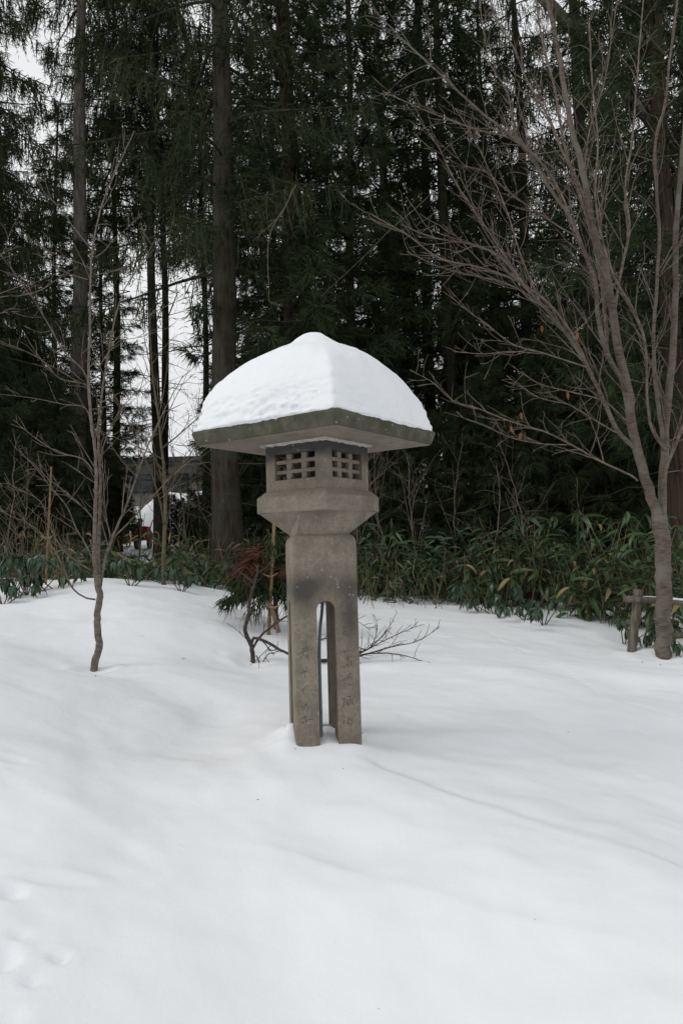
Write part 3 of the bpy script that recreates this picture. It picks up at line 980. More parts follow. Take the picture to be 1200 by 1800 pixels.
for px, d, s in [(30, 16, .9), (90, 14, .7), (-40, 13, .9), (150, 24, .9), (40, 22, 1.2), (420, 16, .8), (470, 14.5, .7), (560, 16, 1.0), (600, 19, 1.1), (670, 15, .75), (720, 18, .6), (790, 13.6, .55), (690, 13.4, .6), (850, 13.8, .7), (960, 13.6, .8), (1075, 13.2, .8), (640, 13.8, .55), (830, 17, .95), (880, 21, .7), (930, 14.5, .8),
                 (990, 18, 1.1), (1010, 15, .7), (1090, 14, .9), (1110, 20, 1.2), (1160, 16, 1.0), (1230, 14, 1.0), (650, 23, 1.3), (530, 23, 1.3), (460, 21, 1.1), (1200, 22, 1.3), (1050, 25, 1.2), (590, 29, 1.5),
                 (170, 29, .8), (195, 21, .55), (350, 22, .30), (318, 23, .28), (368, 20, .30), (335, 20, .24), (300, 24, .30), (338, 26, .34), (228, 25, .33), (100, 20, .8), (10, 30, 1.3), (480, 30, 1.4)]:
    place('cedar_young', px, d, 'dark', 'young_cedar', LBL2, GRP2, s=s)

# ------------------------------------------------------------------ bare broadleaf trees


def twigs(mb, path, rad, n, lmax, level, up=.35, spread=.75, bias=None, tmin=.15, sides=3, zig=.02):
    """side shoots along a limb, shoots on those shoots, down to `level`"""
    path = np.asarray(path)
    m = len(path)
    for i in range(n):
        t = tmin + (1 - tmin) * ((i + random.random()) / n)
        k = min(int(t * (m - 1)), m - 2)
        f = t * (m - 1) - k
        p = path[k] * (1 - f) + path[k + 1] * f
        tan = path[k + 1] - path[k]
        tan = tan / (np.linalg.norm(tan) + 1e-9)
        d = tan + rng.normal(0, spread, 3) * np.array([1, 1, .8]) + np.array([0, 0, up * random.uniform(.2, 1.2)])
        if bias is not None: d = d + np.asarray(bias)
        d /= np.linalg.norm(d)
        L = lmax * random.uniform(.35, 1.0) * (1.15 - .65 * t)
        r = min(np.interp(t, np.linspace(0, 1, len(rad)), rad) * .7, .0032 + L * .0065)
        u = np.linspace(0, 1, 6)
        bend = rng.normal(0, .18, 3) + np.array([0, 0, .18 * up])
        q = p + d * (u * L)[:, None] + bend * (L * u ** 2)[:, None]
        q[1:] += rng.normal(0, zig * L * .35, (5, 3))
        rr_ = np.linspace(max(r, .0034), .0022, 6)
        mb.tube(q, rr_, sides if r < .006 else 4, cap=False)
        if level > 0 and L > .18:
            twigs(mb, q, rr_, max(1, int(L * 5)), L * .62, level - 1, up, spread * .85, None, .2, 3, zig)


def limb(root, name, pix, d0, d1, r0, r1, bark, ntw, lmax, level=2, sides=7, up=.35, n=None, spread=.6, tmin=.15):
    k = np.linspace(0, 1, len(pix))
    pts = [at(x, y, d0 + (d1 - d0) * t) for (x, y), t in zip(pix, k)]
    n = n or max(8, 4 * len(pix))
    p = resample(pts, n)
    p[1:-1] += rng.normal(0, r0 * .10, (n - 2, 3))
    rad = np.linspace(r0, r1, n)
    m = MB()
    m.tube(p, rad, sides, wob=.03)
    if ntw: twigs(m, p, rad, ntw, lmax, level, up, spread, tmin=tmin)
    o = m.build(name, bark, root)
    off = Vector(root.location)
    o.matrix_parent_inverse = Matrix.Translation(-off)
    return o, p


# --- the large many-limbed tree at the right
RT = on_ground(1165, 1156)
rt = empty('bare_tree', RT)
tag(rt, 'large bare tree at right whose many limbs fan out over the forest', 'tree')
D = float((RT - CAM) @ FWD)
def rl(pix, d0, d1, r0, r1, ntw=14, lmax=.9, name='branch', **kw):
    return limb(rt, name, pix, D + d0, D + d1, r0 * (.74 if r0 < .05 else .9), max(r1, .0035), BARK_CHERRY if r0 > .03 else BARK_TWIG, int(ntw * 1.9), lmax * 1.15, **kw)


rl([(1167, 1185), (1165, 1150), (1166, 1080), (1164, 1000), (1162, 950), (1158, 905)], 0, 0, .098, .086, 0, name='trunk', sides=12, n=24)
rl([(1160, 925), (1148, 885), (1130, 828), (1112, 765), (1102, 677), (1088, 625), (1077, 555), (1067, 495), (1042, 401), (1025, 310), (1000, 200), (985, 110), (962, 0), (950, -80)], 0, -.5, .068, .018, 20, .9)
rl([(1164, 925), (1163, 877), (1167, 800), (1172, 720), (1180, 640), (1186, 520), (1188, 400), (1200, 260), (1215, 100)], 0, .3, .058, .02, 12, .8)
rl([(1165, 790), (1160, 740), (1153, 690), (1148, 600), (1155, 480), (1158, 415), (1153, 330), (1152, 240), (1166, 190), (1178, 90), (1190, 0)], .05, .2, .034, .012, 14, .8)
rl([(1117, 790), (1088, 761), (1060, 705), (1032, 646), (997, 590), (948, 530), (913, 495), (885, 457), (830, 430), (765, 418), (705, 395)], -.1, -1.2, .036, .005, 18, .9)
rl([(1107, 740), (1090, 665), (1067, 625), (1050, 555), (1046, 500), (1021, 430), (1000, 380), (965, 330), (920, 260), (880, 225), (820, 175), (760, 118), (700, 62), (640, 0)], -.1, -1.0, .040, .005, 22, .8)
rl([(1015, 420), (985, 340), (950, 285), (900, 245), (835, 227), (750, 195), (675, 162)], -.6, -1.1, .016, .004, 12, .7)
rl([(1040, 660), (1000, 580), (960, 530), (900, 490), (835, 468), (775, 455), (710, 410), (650, 375)], -.5, -1.4, .020, .004, 16, .7)
rl([(1000, 590), (930, 520), (880, 495), (835, 485), (775, 470), (715, 442)], -.6, -.9, .014, .003, 10, .6)
rl([(955, 622), (895, 618), (850, 622), (797, 618)], -.7, -1.0, .008, .002, 6, .4)
rl([(1032, 646), (955, 621), (900, 605), (855, 570), (820, 545), (790, 520)], -.6, -1.3, .011, .003, 8, .5)
rl([(1100, 740), (1060, 705), (1011, 691), (955, 677), (935, 668), (916, 653)], -.2, -.9, .012, .003, 8, .45)
rl([(1120, 845), (1112, 838), (1053, 810), (1004, 782), (962, 761), (895, 740), (840, 718), (797, 705), (760, 672), (720, 650)], -.05, -1.3, .017, .003, 14, .6)
rl([(1090, 765), (1050, 742), (1000, 712), (950, 700), (905, 672), (890, 660)], -.3, -.2, .010, .003, 7, .45)
rl([(1004, 782), (950, 780), (900, 770), (850, 748), (815, 735)], -.6, -1.2, .008, .002, 8, .4)
rl([(1067, 625), (1062, 540), (1046, 440), (1021, 350), (990, 250), (975, 160), (950, 60), (940, -20)], -.1, .4, .030, .010, 16, .8)
rl([(1077, 560), (1090, 480), (1105, 400), (1098, 330), (1110, 250), (1120, 120), (1130, 0)], -.1, .6, .024, .008, 14, .8)
rl([(1045, 405), (1020, 330), (985, 260), (960, 200), (925, 140), (905, 90), (870, 30), (855, -20)], -.3, .2, .020, .006, 16, .8)
rl([(1160, 860), (1175, 810), (1195, 760), (1230, 690)], 0, -.4, .030, .014, 8, .7)
rl([(1168, 790), (1150, 765), (1137, 712), (1136, 650), (1130, 590), (1110, 540), (1085, 500), (1060, 430), (1045, 340), (1050, 250), (1040, 150), (1035, 40)], 0, -.8, .024, .007, 18, .8)
rl([(1020, 420), (985, 400), (940, 370), (890, 335), (850, 300), (815, 290), (790, 250)], -.3, -.6, .014, .003, 10, .6)
rl([(985, 340), (940, 290), (905, 230), (890, 160), (860, 110), (850, 60), (842, 0)], -.5, -.4, .013, .004, 12, .6)
rl([(1025, 310), (1035, 230), (1060, 150), (1075, 60), (1085, -10)], -.2, .3, .013, .005, 10, .6)
rl([(1160, 480), (1185, 440), (1215, 400), (1250, 330)], .2, 0, .012, .006, 8, .6)
rl([(930, 515), (880, 440), (840, 380), (800, 320), (765, 250), (735, 210)], -1, -1.5, .012, .003, 12, .6)
rl([(948, 530), (915, 450), (890, 370), (860, 300), (830, 240), (800, 190)], -.8, -.4, .012, .003, 12, .6)
dry = MB()
for x, y in [(1014, 585), (951, 573), (915, 726), (885, 740), (897, 750), (914, 762), (996, 690), (902, 560)]:
    p = at(x, y, D - .8)
    dry.blades([p, p + .004], [[rng.normal(0, .3), rng.normal(0, .3), -1]] * 2, .075, .035, .1)
dl = dry.build('withered_leaves', DRYLEAF, rt, False)
dl.matrix_parent_inverse = Matrix.Translation(-Vector(rt.location))

# --- the small bare tree at the left
ST = on_ground(165, 1181)
st_ = empty('bare_tree', ST)
tag(st_, 'small bare young tree with a bent grey trunk standing in the snow at left', 'tree')
D = float((ST - CAM) @ FWD)
def sl(pix, d0, d1, r0, r1, ntw=8, lmax=.4, name='branch', **kw):
    return limb(st_, name, pix, D + d0, D + d1, r0 * (1 if name == 'trunk' else .8), r1, BARK_SAPLING if r0 > .012 else BARK_TWIG, int(ntw * 1.6), lmax * 1.25, kw.pop('level', 1), **kw)


sl([(166, 1196), (165, 1178), (169, 1155), (175, 1140), (172, 1110), (172, 1075), (176, 1050), (173, 1030), (174, 1010)], 0, 0, .034, .028, 0, name='trunk', sides=10, n=30)
sl([(171, 1035), (167, 990), (168, 900), (170, 830), (168, 798), (162, 750), (156, 660), (159, 570), (159, 492), (163, 438), (180, 360), (204, 300), (222, 262), (236, 230)], 0, -.2, .023, .004, 10, .35)
sl([(176, 1030), (173, 980), (176, 900), (177, 850), (174, 744), (180, 690), (192, 615), (204, 555), (222, 504), (255, 456), (273, 420)], .02, .2, .020, .003, 12, .35)
sl([(177, 1032), (183, 990), (200, 940), (222, 890), (240, 840), (262, 780), (285, 730), (300, 700), (322, 660)], .03, .3, .017, .003, 10, .4)
sl([(200, 945), (230, 915), (262, 880), (300, 840), (340, 805), (375, 780)], .1, .1, .009, .002, 7, .3)
sl([(196, 955), (186, 900), (182, 840), (178, 780)], .1, -.1, .007, .002, 6, .25)
sl([(168, 1054), (150, 1050), (130, 1036), (115, 1005), (85, 950), (50, 920), (20, 907), (0, 897)], 0, -.2, .010, .003, 9, .3)
sl([(165, 1005), (140, 990), (115, 970), (90, 930), (70, 880), (40, 862), (15, 850)], 0, -.4, .009, .002, 8, .3)
sl([(165, 985), (150, 955), (135, 930), (118, 890), (92, 860), (70, 830), (42, 800), (25, 785)], 0, .2, .009, .002, 8, .3)
sl([(168, 915), (145, 890), (110, 860), (78, 835), (58, 812)], 0, -.2, .008, .002, 7, .28)
sl([(165, 830), (150, 810), (102, 795), (60, 768), (24, 738)], 0, .1, .008, .002, 7, .28)
sl([(163, 760), (150, 717), (114, 711), (60, 700), (0, 693)], 0, .2, .007, .002, 6, .3)
sl([(160, 720), (156, 681), (102, 663), (78, 636), (40, 615), (0, 600)], 0, -.2, .008, .002, 7, .3)
sl([(158, 690), (150, 657), (111, 615), (87, 573), (60, 528), (25, 480), (0, 444)], 0, -.5, .009, .002, 9, .3)
sl([(163, 442), (132, 402), (105, 366), (80, 340), (60, 312)], 0, .1, .006, .0015, 4, .2)
sl([(159, 471), (130, 458), (93, 444), (70, 432), (48, 417)], 0, -.2, .006, .0015, 4, .2)
sl([(156, 492), (130, 484), (111, 477), (85, 460), (66, 444)], 0, .2, .005, .0015, 3, .2)
sl([(168, 452), (185, 440), (195, 426), (225, 400), (252, 375)], 0, -.1, .006, .0015, 4, .2)
sl([(165, 483), (195, 478), (225, 468), (258, 453)], 0, .2, .005, .0015, 3, .2)
sl([(186, 640), (195, 609), (240, 567), (288, 540), (333, 522)], 0, .4, .007, .0015, 6, .25)
sl([(168, 658), (186, 627), (210, 600), (240, 594), (306, 573)], 0, -.3, .006, .0015, 5, .22)
sl([(170, 850), (178, 800), (200, 740), (230, 700), (262, 670)], 0, -.3, .007, .002, 7, .3)

# branches of another bare tree reaching in at the left edge
et = empty('bare_tree', foot(-70, 6.6))
tag(et, 'bare branches of a tree outside the frame reaching in at the left edge', 'tree')
D = 6.6
def el(pix, r0, r1, ntw=6, d1=0.0, name='branch'):
    return limb(et, name, pix, D, D + d1, r0, r1, BARK_TWIG, ntw, .25, 1)


limb(et, 'trunk', [(-78, 1170), (-72, 1000), (-68, 800), (-70, 600), (-60, 480), (-50, 380)], D, D, .03, .012, BARK_SAPLING, 6, .4, 1, sides=8)
el([(-68, 560), (-30, 530), (0, 522), (40, 519), (72, 510), (105, 488), (138, 468)], .008, .002)
el([(-66, 580), (-20, 528), (30, 505), (60, 497), (96, 482)], .006, .0015)
el([(-62, 500), (-20, 470), (5, 445), (22, 400), (40, 370)], .006, .0015)
el([(-64, 650), (-20, 560), (20, 548), (45, 556), (74, 558)], .006, .0015)

# --- thin bare saplings along the forest edge
SAPS = [(285, 1042, 10.2, 3.9, 'olive', -.02), (372, 1000, 13, 3.0, 'twig', .05), (700, 985, 12.5, 2.6, 'twig', -.22), (745, 1000, 12, 2.4, 'twig', -.12), (868, 955, 11.5, 2.2, 'twig', .02), (930, 985, 12, 2.6, 'twig', -.15),
        (1022, 960, 12.4, 2.0, 'twig', .02), (655, 1000, 13, 3.6, 'twig', .05), (790, 1000, 13, 2.6, 'twig', .1), (978, 980, 13.4, 3.0, 'twig', -.06), (40, 1035, 12, 2.2, 'olive', .03), (10, 1035, 11.5, 2.0, 'twig', .08), (330, 1010, 14, 3.0, 'olive', -.1), (235, 1010, 15, 3.4, 'twig', .07), (350, 985, 17, 4.2, 'twig', .02), (620, 1010, 12, 3.0, 'olive', .12), (560, 1010, 12.5, 3.4, 'olive', .1)]
for i, (px, py, d, h, kind, lean) in enumerate(SAPS):
    b = foot(px, d)
    lab = ('slender olive barked sapling beside the pair of dark trunks at left', None) if i == 0 else ('thin bare sapling rising from the undergrowth at the forest edge', 'thin bare saplings at the forest edge')
    e = tag(empty('bare_sapling', b), lab[0], 'sapling', lab[1])
    u = np.linspace(0, 1, 14)
    p = np.stack([lean * h * u + .06 * np.sin(u * 5 + i), .1 * np.sin(u * 3 + i * 2), h * u - .1], 1) + rng.normal(0, .01, (14, 3))
    r0 = .034 if i == 0 else .006 + h * .0045
    tm = MB(); tm.tube(p, np.linspace(r0, .004, 14), 6, wob=.04)
    bm_ = MB(); twigs(bm_, p, np.linspace(r0, .004, 14), int(6 + 4 * h), .45 * h, 2, .25, .75, tmin=.18)
    mt_ = BARK_OLIVE if kind == 'olive' else BARK_TWIG
    tm.build('trunk', mt_, e); bm_.build('branches', BARK_TWIG if i else BARK_OLIVE, e)

# big lichen grey limb leaning in at the top right, from a tree that stands to the right of the frame
bt = empty('leaning_tree', foot(1420, 15.5))
tag(bt, 'thick leaning limb with pale lichen crossing the top right corner', 'tree')
limb(bt, 'trunk', [(1420, 1010), (1400, 800), (1370, 560), (1300, 400), (1180, 260), (1090, 150), (1040, 92), (1000, 45), (958, 0), (900, -70)], 15.5, 11.0, .17, .085, BARK_LICHEN, 8, 1.0, 1, sides=12)

# dangling bare vine in the dark gap left of the snow cap
vi = empty('hanging_vine', at(470, 400, 10.5))
tag(vi, 'pale bare vine hanging straight down above the left side of the lantern', 'vine')
limb(vi, 'stem', [(520, 325), (500, 365), (478, 402), (473, 420), (471, 470), (473, 510), (475, 532), (482, 532), (494, 548)], 10.5, 10.3, .007, .003, BARK_TWIG, 4, .2, 0)
limb(vi, 'stem', [(515, 330), (495, 375), (470, 400), (444, 424)], 10.5, 10.4, .006, .002, BARK_TWIG, 3, .2, 0)
limb(vi, 'stem', [(760, 338), (735, 362), (690, 400), (640, 450), (605, 483), (565, 520)], 10.5, 11.0, .006, .003, BARK_OLIVE, 3, .4, 0)

# ------------------------------------------------------------------ bush and stakes behind the lantern
BT = on_ground(443, 1166)
bu = empty('bare_bush', BT)
tag(bu, 'gnarled bare bush spreading low over the snow behind the lantern post', 'bush')
D = float((BT - CAM) @ FWD)
def bl(pix, r0, r1, ntw=8, lmax=.25, d0=0., d1=0., name='branch', level=1, up=.2, spread=.8):
    return limb(bu, name, pix, D + d0, D + d1, r0, r1, BARK_BUSH, ntw, lmax, level, sides=7, up=up, spread=spread)


bl([(446, 1180), (445, 1163), (441, 1133), (431, 1110), (436, 1083), (440, 1052), (448, 1024), (454, 992)], .026, .010, 5, .3, name='trunk')
bl([(441, 1134), (447, 1121), (458, 1124), (476, 1132), (489, 1141), (506, 1149), (560, 1163), (600, 1160), (640, 1150), (700, 1150), (752, 1166)], .017, .003, 16, .32, 0, -.3)
bl([(444, 1140), (455, 1122), (480, 1099), (504, 1083), (540, 1068), (580, 1055)], .013, .004, 9, .3)
bl([(458, 1124), (468, 1134), (475, 1144), (488, 1136), (487, 1133)], .007, .003, 5, .18)
bl([(450, 1152), (459, 1167), (472, 1149), (483, 1149)], .007, .003, 8, .22, 0, 0, up=-.3)
bl([(447, 1027), (433, 1013), (417, 1003), (395, 992), (372, 984)], .008, .002, 7, .25)
bl([(443, 1161), (422, 1172), (399, 1174)], .005, .0015, 4, .15)
bl([(454, 1008), (470, 995), (480, 984), (500, 972)], .006, .002, 4, .2)
bl([(560, 1160), (620, 1156), (653, 1147), (683, 1138), (733, 1127), (772, 1103)], .010, .002, 16, .28, -.2, -.4)
bl([(600, 1165), (630, 1150), (667, 1130), (710, 1110), (740, 1098)], .008, .002, 14, .26, -.2, .1)
bl([(620, 1152), (647, 1140), (683, 1103), (697, 1077)], .007, .002, 12, .2, -.2, 0)
bl([(610, 1150), (650, 1138), (663, 1100), (657, 1080)], .006, .002, 10, .2, -.2, .2)
bl([(510, 1118), (545, 1125), (585, 1118), (622, 1090), (650, 1108)], .008, .002, 12, .26, 0, .2)
bl([(506, 1150), (560, 1178), (575, 1170), (585, 1160)], .006, .002, 10, .25, 0, .0, up=-.1)

# young cedar tied to stakes
CX = on_ground(487, 1106)
cy = empty('young_cedar', CX)
tag(cy, 'small staked cedar with drooping green boughs and rusty red dead sprays left of the post', 'tree')
D = float((CX - CAM) @ FWD)
o_, pth = limb(cy, 'trunk', [(488, 1115), (485, 1080), (484, 1040), (482, 1000), (478, 960), (470, 930)], D, D, .034, .012, BARK_RED, 0, .1)
gm, dm, wm = MB(), MB(), MB()
for i in range(40):
    t = random.uniform(.42, 1.0)
    p = pth[int(t * (len(pth) - 1))]
    az = random.random() * 6.28
    L = random.uniform(.25, .75) * (1.1 - .4 * t)
    out = np.array([math.cos(az), math.sin(az), -.1 - .5 * random.random()])
    if i % 3 == 0: out = np.array([-1.0, rng.normal(0, .4), -.25])
    u = np.linspace(0, 1, 5)
    b = p + out * (u * L)[:, None] - np.array([0, 0, .15]) * (L * u ** 2)[:, None]
    wm.tube(b, np.linspace(.008, .003, 5), 4, cap=False)
    ns = int(10 + 26 * L)
    k = rng.random(ns)
    base = np.stack([np.interp(k, u, b[:, j]) for j in range(3)], 1) + rng.normal(0, .03, (ns, 3))
    for _ in range(6):
        gm.blades(base, out[None] * .5 + rng.normal(0, .45, (ns, 3)) - np.array([0, 0, .6]), rng.uniform(.06, .17, ns), .012, .3)
for (x, y, n_) in [(440, 985, 26), (433, 990, 22), (450, 975, 18), (437, 1003, 14), (496, 1000, 10)]:
    c0 = at(x, y, D - .3)
    for _ in range(n_):
        p = c0 + rng.normal(0, .07, 3)
        d = np.array([rng.normal(-.6, .5), rng.normal(0, .5), rng.normal(-.1, .5)])
        dm.blades(np.repeat(p[None], 6, 0), d[None] + rng.normal(0, .3, (6, 3)), rng.uniform(.08, .2, 6), .010, .3)
for m_, nm, mm in ((wm, 'branches', BARK_RED), (gm, 'crown', CEDAR), (dm, 'dead_foliage', CEDAR_BROWN)):
    o_ = m_.build(nm, mm, cy, False)
    o_.matrix_parent_inverse = Matrix.Translation(-Vector(cy.location))


def pole(root, name, a, b, r0, r1, m_, nodes=0):
    p = resample([a, b], 16 if not nodes else nodes * 4)
    r = np.linspace(r0, r1, len(p))
    if nodes: r = r * (1 + .22 * (np.arange(len(p)) % 4 == 0))
    q = MB(); q.tube(p, r, 8)
    o = q.build(name, m_, root)
    o.matrix_parent_inverse = Matrix.Translation(-Vector(root.location))


def knot(root, c, r, turns=3):
    a = np.linspace(0, turns * 6.28, 40)
    p = np.stack([c[0] + r * np.cos(a), c[1] + r * np.sin(a), c[2] + .012 * np.linspace(-1, 1, 40)], 1)
    q = MB(); q.tube(p, .006, 5)
    for s in (-1, 1):
        q.tube(resample([c + [0, -r, 0], c + [s * .04, -r - .01, .01], c + [s * .08, -r, .035]], 8), [.006] * 8, 5)
    o = q.build('rope_tie', ROPE, root)
    o.matrix_parent_inverse = Matrix.Translation(-Vector(root.location))


D2 = D - .25
s1 = tag(empty('bamboo_stake', at(474, 1108, D2)), 'yellow bamboo stake tied with rope left of the lantern post', 'stake')
pole(s1, 'cane', at(472, 1118, D2), at(484, 880, D2), .020, .016, BAMBOO, 9)
knot(s1, at(475.5, 1013, D2), .028)
s3 = tag(empty('wooden_stake', at(489, 1106, D2 - .1)), 'short pinkish wooden stake leaning beside the yellow bamboo stake', 'stake')
pole(s3, 'stake_shaft', at(490, 1112, D2 - .1), at(475, 1060, D2 - .1), .026, .022, WOODPINK)
knot(s3, at(480, 1068, D2 - .1), .03, 2)
LB = foot(82, 9.9)
dlb = float((LB - CAM) @ FWD)
s2 = tag(empty('bamboo_stake', LB), 'tall yellow bamboo stake with a rope tie left of the small bare tree', 'stake')
pole(s2, 'cane', at(80, 1052, dlb), at(91, 820, dlb), .015, .012, BAMBOO, 11)
knot(s2, at(85, 946, dlb), .032)

# ------------------------------------------------------------------ low fence at the right
FP = on_ground(1108, 1146)
fe = tag(empty('wooden_fence', FP), 'weathered low rail fence with a leaning post behind the large bare tree', 'fence')
D = float((FP - CAM) @ FWD)
def fpart(m_, name, mm):
    o = m_.build(name, mm, fe)
    o.matrix_parent_inverse = Matrix.Translation(-Vector(fe.location))


q = MB(); q.tube(resample([at(1108, 1165, D), at(1112, 1120, D), at(1117, 1080, D), at(1121, 1036, D)], 14), .053, 11, wob=.035); fpart(q, 'post', WOOD)
q = MB(); q.tube(resample([at(1096, 1053, D - .06), at(1140, 1055, D - .06), at(1215, 1060, D - .02), at(1400, 1075, D + .2)], 26), .040, 10, wob=.04); fpart(q, 'rail', WOOD)
q = MB(); q.tube(resample([at(1148, 1120, D + .05), at(1220, 1116, D + .05), at(1400, 1125, D + .2)], 18), .036, 9, wob=.04); fpart(q, 'rail', WOOD)
q = MB(); q.tube(resample([at(1290, 1175, D + .1), at(1293, 1050, D + .1)], 10), .053, 10, wob=.035); fpart(q, 'post', WOOD)
for x0, x1 in ((1100, 1118), (1130, 1215)):
    q = MB()
    p = resample([at(x0, 1049, D - .06), at(x1, 1051 + (x1 - 1100) * .04, D - .05)], 24)
    r = .017 * np.sin(np.linspace(.15, 3.0, 24)) ** .4
    q.tube(p, r, 8, wob=.15); fpart(q, 'snow_on_rail', CAPSNOW)

# ------------------------------------------------------------------ far things seen through the gap: building, machine
B0 = foot(300, 36.0)
bd = tag(empty('building', B0), 'low pale building with a dark roof far behind the trees at left', 'building')
WALL = m_plain('pale_wall_panel', (.22, .21, .185), (.18, .17, .15), 3, .8, .2, .1)
ROOFM = m_plain('dark_roof_sheet', (.05, .055, .055), (.035, .04, .04), 5, .6, .3, .1)
GLASS = m_plain('dark_window_glass', (.05, .06, .065), (.035, .04, .045), 2, .1, .6, 0)
zt = at(300, 812, 36)[2] - B0[2]
x0, x1 = -4.0, 3.4
q = MB(); q.box(((x0 + x1) / 2, 2.0, zt / 2 - .5), (x1 - x0, 4, zt + 1)); q.build('wall', WALL, bd, False)
q = MB(); q.loft([[(x0 - .4, -.5, zt), (x1 + .4, -.5, zt), (x1 + .4, 4.4, zt), (x0 - .4, 4.4, zt)], [(x0 - .4, -.5, zt + .22), (x1 + .4, -.5, zt + .22), (x1 + .4, 4.4, zt + .22), (x0 - .4, 4.4, zt + .22)], [(x0, 1.9, zt + .5), (x1, 1.9, zt + .5), (x1, 2.1, zt + .5), (x0, 2.1, zt + .5)]])
q.build('roof', ROOFM, bd, False)
for k in range(4):
    xc = x0 + .9 + k * 1.75
    f_ = MB(); f_.box((xc, -.02, zt - 1.0), (1.1, .08, .9)); fo_ = f_.build('window', ROOFM, bd, False)
    f_ = MB(); f_.box((xc, -.07, zt - 1.0), (1.0, .03, .8)); f_.build('pane', GLASS, fo_, False)
bank = MB()
u = np.linspace(-7, 6, 60); v = np.linspace(-1, 1, 16)
U, Vv = np.meshgrid(u, v)
hb = at(300, 858, 34)[2] - ground(B0[0], B0[1] - 2)
Zb = hb * np.cos(Vv * 1.5) ** .7 * (.85 + .12 * np.sin(U * 1.3) + .06 * np.sin(U * 3.1 + 1)) * (1 - (np.abs(U + .5) / 6.6) ** 6).clip(0, 1) - .05
bank.add(np.stack([U + B0[0], B0[1] - 2 + Vv * 1.4, Zb + ground(B0[0], B0[1] - 2)], -1).reshape(-1, 3), (np.arange(15)[:, None] * 60 + np.arange(59)[None]).reshape(-1, 1) + np.array([[0, 1, 61, 60]]))
tag(bank.build('snow_bank', SNOW), 'heaped snow bank before the far building', None, None, 'structure')

RED = m_plain('red_paint', (.34, .035, .018), (.26, .028, .015), 6, .5, .3, .05)
BLACK = m_plain('black_plastic', (.015, .015, .017), (.02, .02, .02), 6, .5, .4, .05)
YEL = m_plain('yellow_mark', (.55, .45, .12), (.5, .4, .1), 6, .5, .4, 0)
MP = foot(251, 23.0)
ma = tag(empty('snow_blower', (MP[0], MP[1], MP[2])), 'small red and black snow blower half hidden between trunks and undergrowth', 'machine')
dz = .28
q = MB(); q.loft([[(-.16, -.25, dz), (.24, -.25, dz), (.24, .3, dz), (-.16, .3, dz)], [(-.20, -.28, dz + .14), (.27, -.28, dz + .14), (.26, .3, dz + .16), (-.18, .3, dz + .16)], [(-.10, -.2, dz + .40), (.16, -.2, dz + .42), (.16, .25, dz + .42), (-.1, .25, dz + .40)]]); q.build('body', RED, ma, False)
q = MB(); q.loft([[(-.07, -.31, dz + .02), (.09, -.31, dz + .02), (.09, -.25, dz + .02), (-.07, -.25, dz + .02)], [(-.06, -.31, dz + .2), (.05, -.31, dz + .2), (.05, -.22, dz + .2), (-.06, -.22, dz + .2)], [(-.05, -.25, dz + .44), (.02, -.25, dz + .44), (.02, -.15, dz + .44), (-.05, -.15, dz + .44)], [(-.06, -.30, dz + .66), (.05, -.30, dz + .66), (.05, -.17, dz + .66), (-.06, -.17, dz + .66)]]); q.build('chute', BLACK, ma, False)
q = MB(); q.loft([[(-.17, -.2, dz + .42), (-.05, -.2, dz + .40), (-.05, .0, dz + .40), (-.17, .0, dz + .42)], [(-.15, -.18, dz + .52), (-.06, -.18, dz + .50), (-.06, -.02, dz + .50), (-.15, -.02, dz + .52)]]); q.build('headlamp_cowl', RED, ma, False)
q = MB()
for k in range(3): q.box((.245, -.285, dz + .04 + k * .06), (.03, .02, .025))
q.build('marking', YEL, ma, False)
q = MB(); q.tube(resample([(-.12, .25, dz + .3), (-.14, .5, dz + .6), (-.14, .62, dz + .66)], 8), .018, 6); q.tube(resample([(.16, .25, dz + .3), (.18, .5, dz + .6), (.18, .62, dz + .66)], 8), .018, 6); q.build('handlebar', BLACK, ma)
for s in (-1, 1):
    q = MB(); a = np.linspace(0, 6.283, 17)[:-1]
    ring = lambda x, r: [(x, .05 + r * math.cos(t), dz - .08 + r * math.sin(t)) for t in a]
    q.loft([ring(s * .2 - .05, .17), ring(s * .2 - .04, .2), ring(s * .2 + .04, .2), ring(s * .2 + .05, .17)]); q.build('wheel', BLACK, ma, False)
    
# ------------------------------------------------------------------ bamboo grass and evergreen undergrowth


def leaf_mesh(name, L, W, droop, fold, m_, n=6):
    t = np.linspace(0, 1, n)
    w_ = W * np.sin(np.clip(t * .97 + .03, 0, 1) ** .75 * math.pi) ** .8
    w_[-1] = 0.001
    x = L * t * np.cos(droop * t * .6)
    z = -L * droop * .6 * t ** 2
    c = np.stack([x, 0 * t, z], 1)
    l = np.stack([x, w_ / 2, z + fold * w_], 1)
    r = np.stack([x, -w_ / 2, z + fold * w_], 1)
    V = np.concatenate([c, l, r])
    q = [[i, i + 1, n + i + 1, n + i] for i in range(n - 1)] + [[i + 1, i, 2 * n + i, 2 * n + i + 1] for i in range(n - 1)]
    m = MB(); m.add(V, q, tone=np.concatenate([np.full(n, .9), np.full(2 * n, .45)]))
    return m.mesh(name, m_), V, q


LEAVES = {}
for mi, m_ in enumerate(SASA):
    LEAVES[mi] = [leaf_mesh('leaf', random.uniform(.22, .32), random.uniform(.050, .074), dr, .18, m_)[0] for dr in (.5, .9, 1.3)]
BLEAF = [leaf_mesh('leaf', random.uniform(.13, .18), random.uniform(.045, .06), dr, .12, BROAD)[0] for dr in (.9, 1.3, 1.6)]


def orient(d, roll=0.0):
    """rotation taking +X to d with +Z kept upward"""
    x = Vector(d).normalized()
    y = Vector((0, 0, 1)).cross(x)
    if y.length < 1e-3: y = Vector((0, 1, 0))
    y.normalize()
    z = x.cross(y)
    return (Matrix((x, y, z)).transposed() @ Matrix.Rotation(roll, 3, 'X')).to_euler()


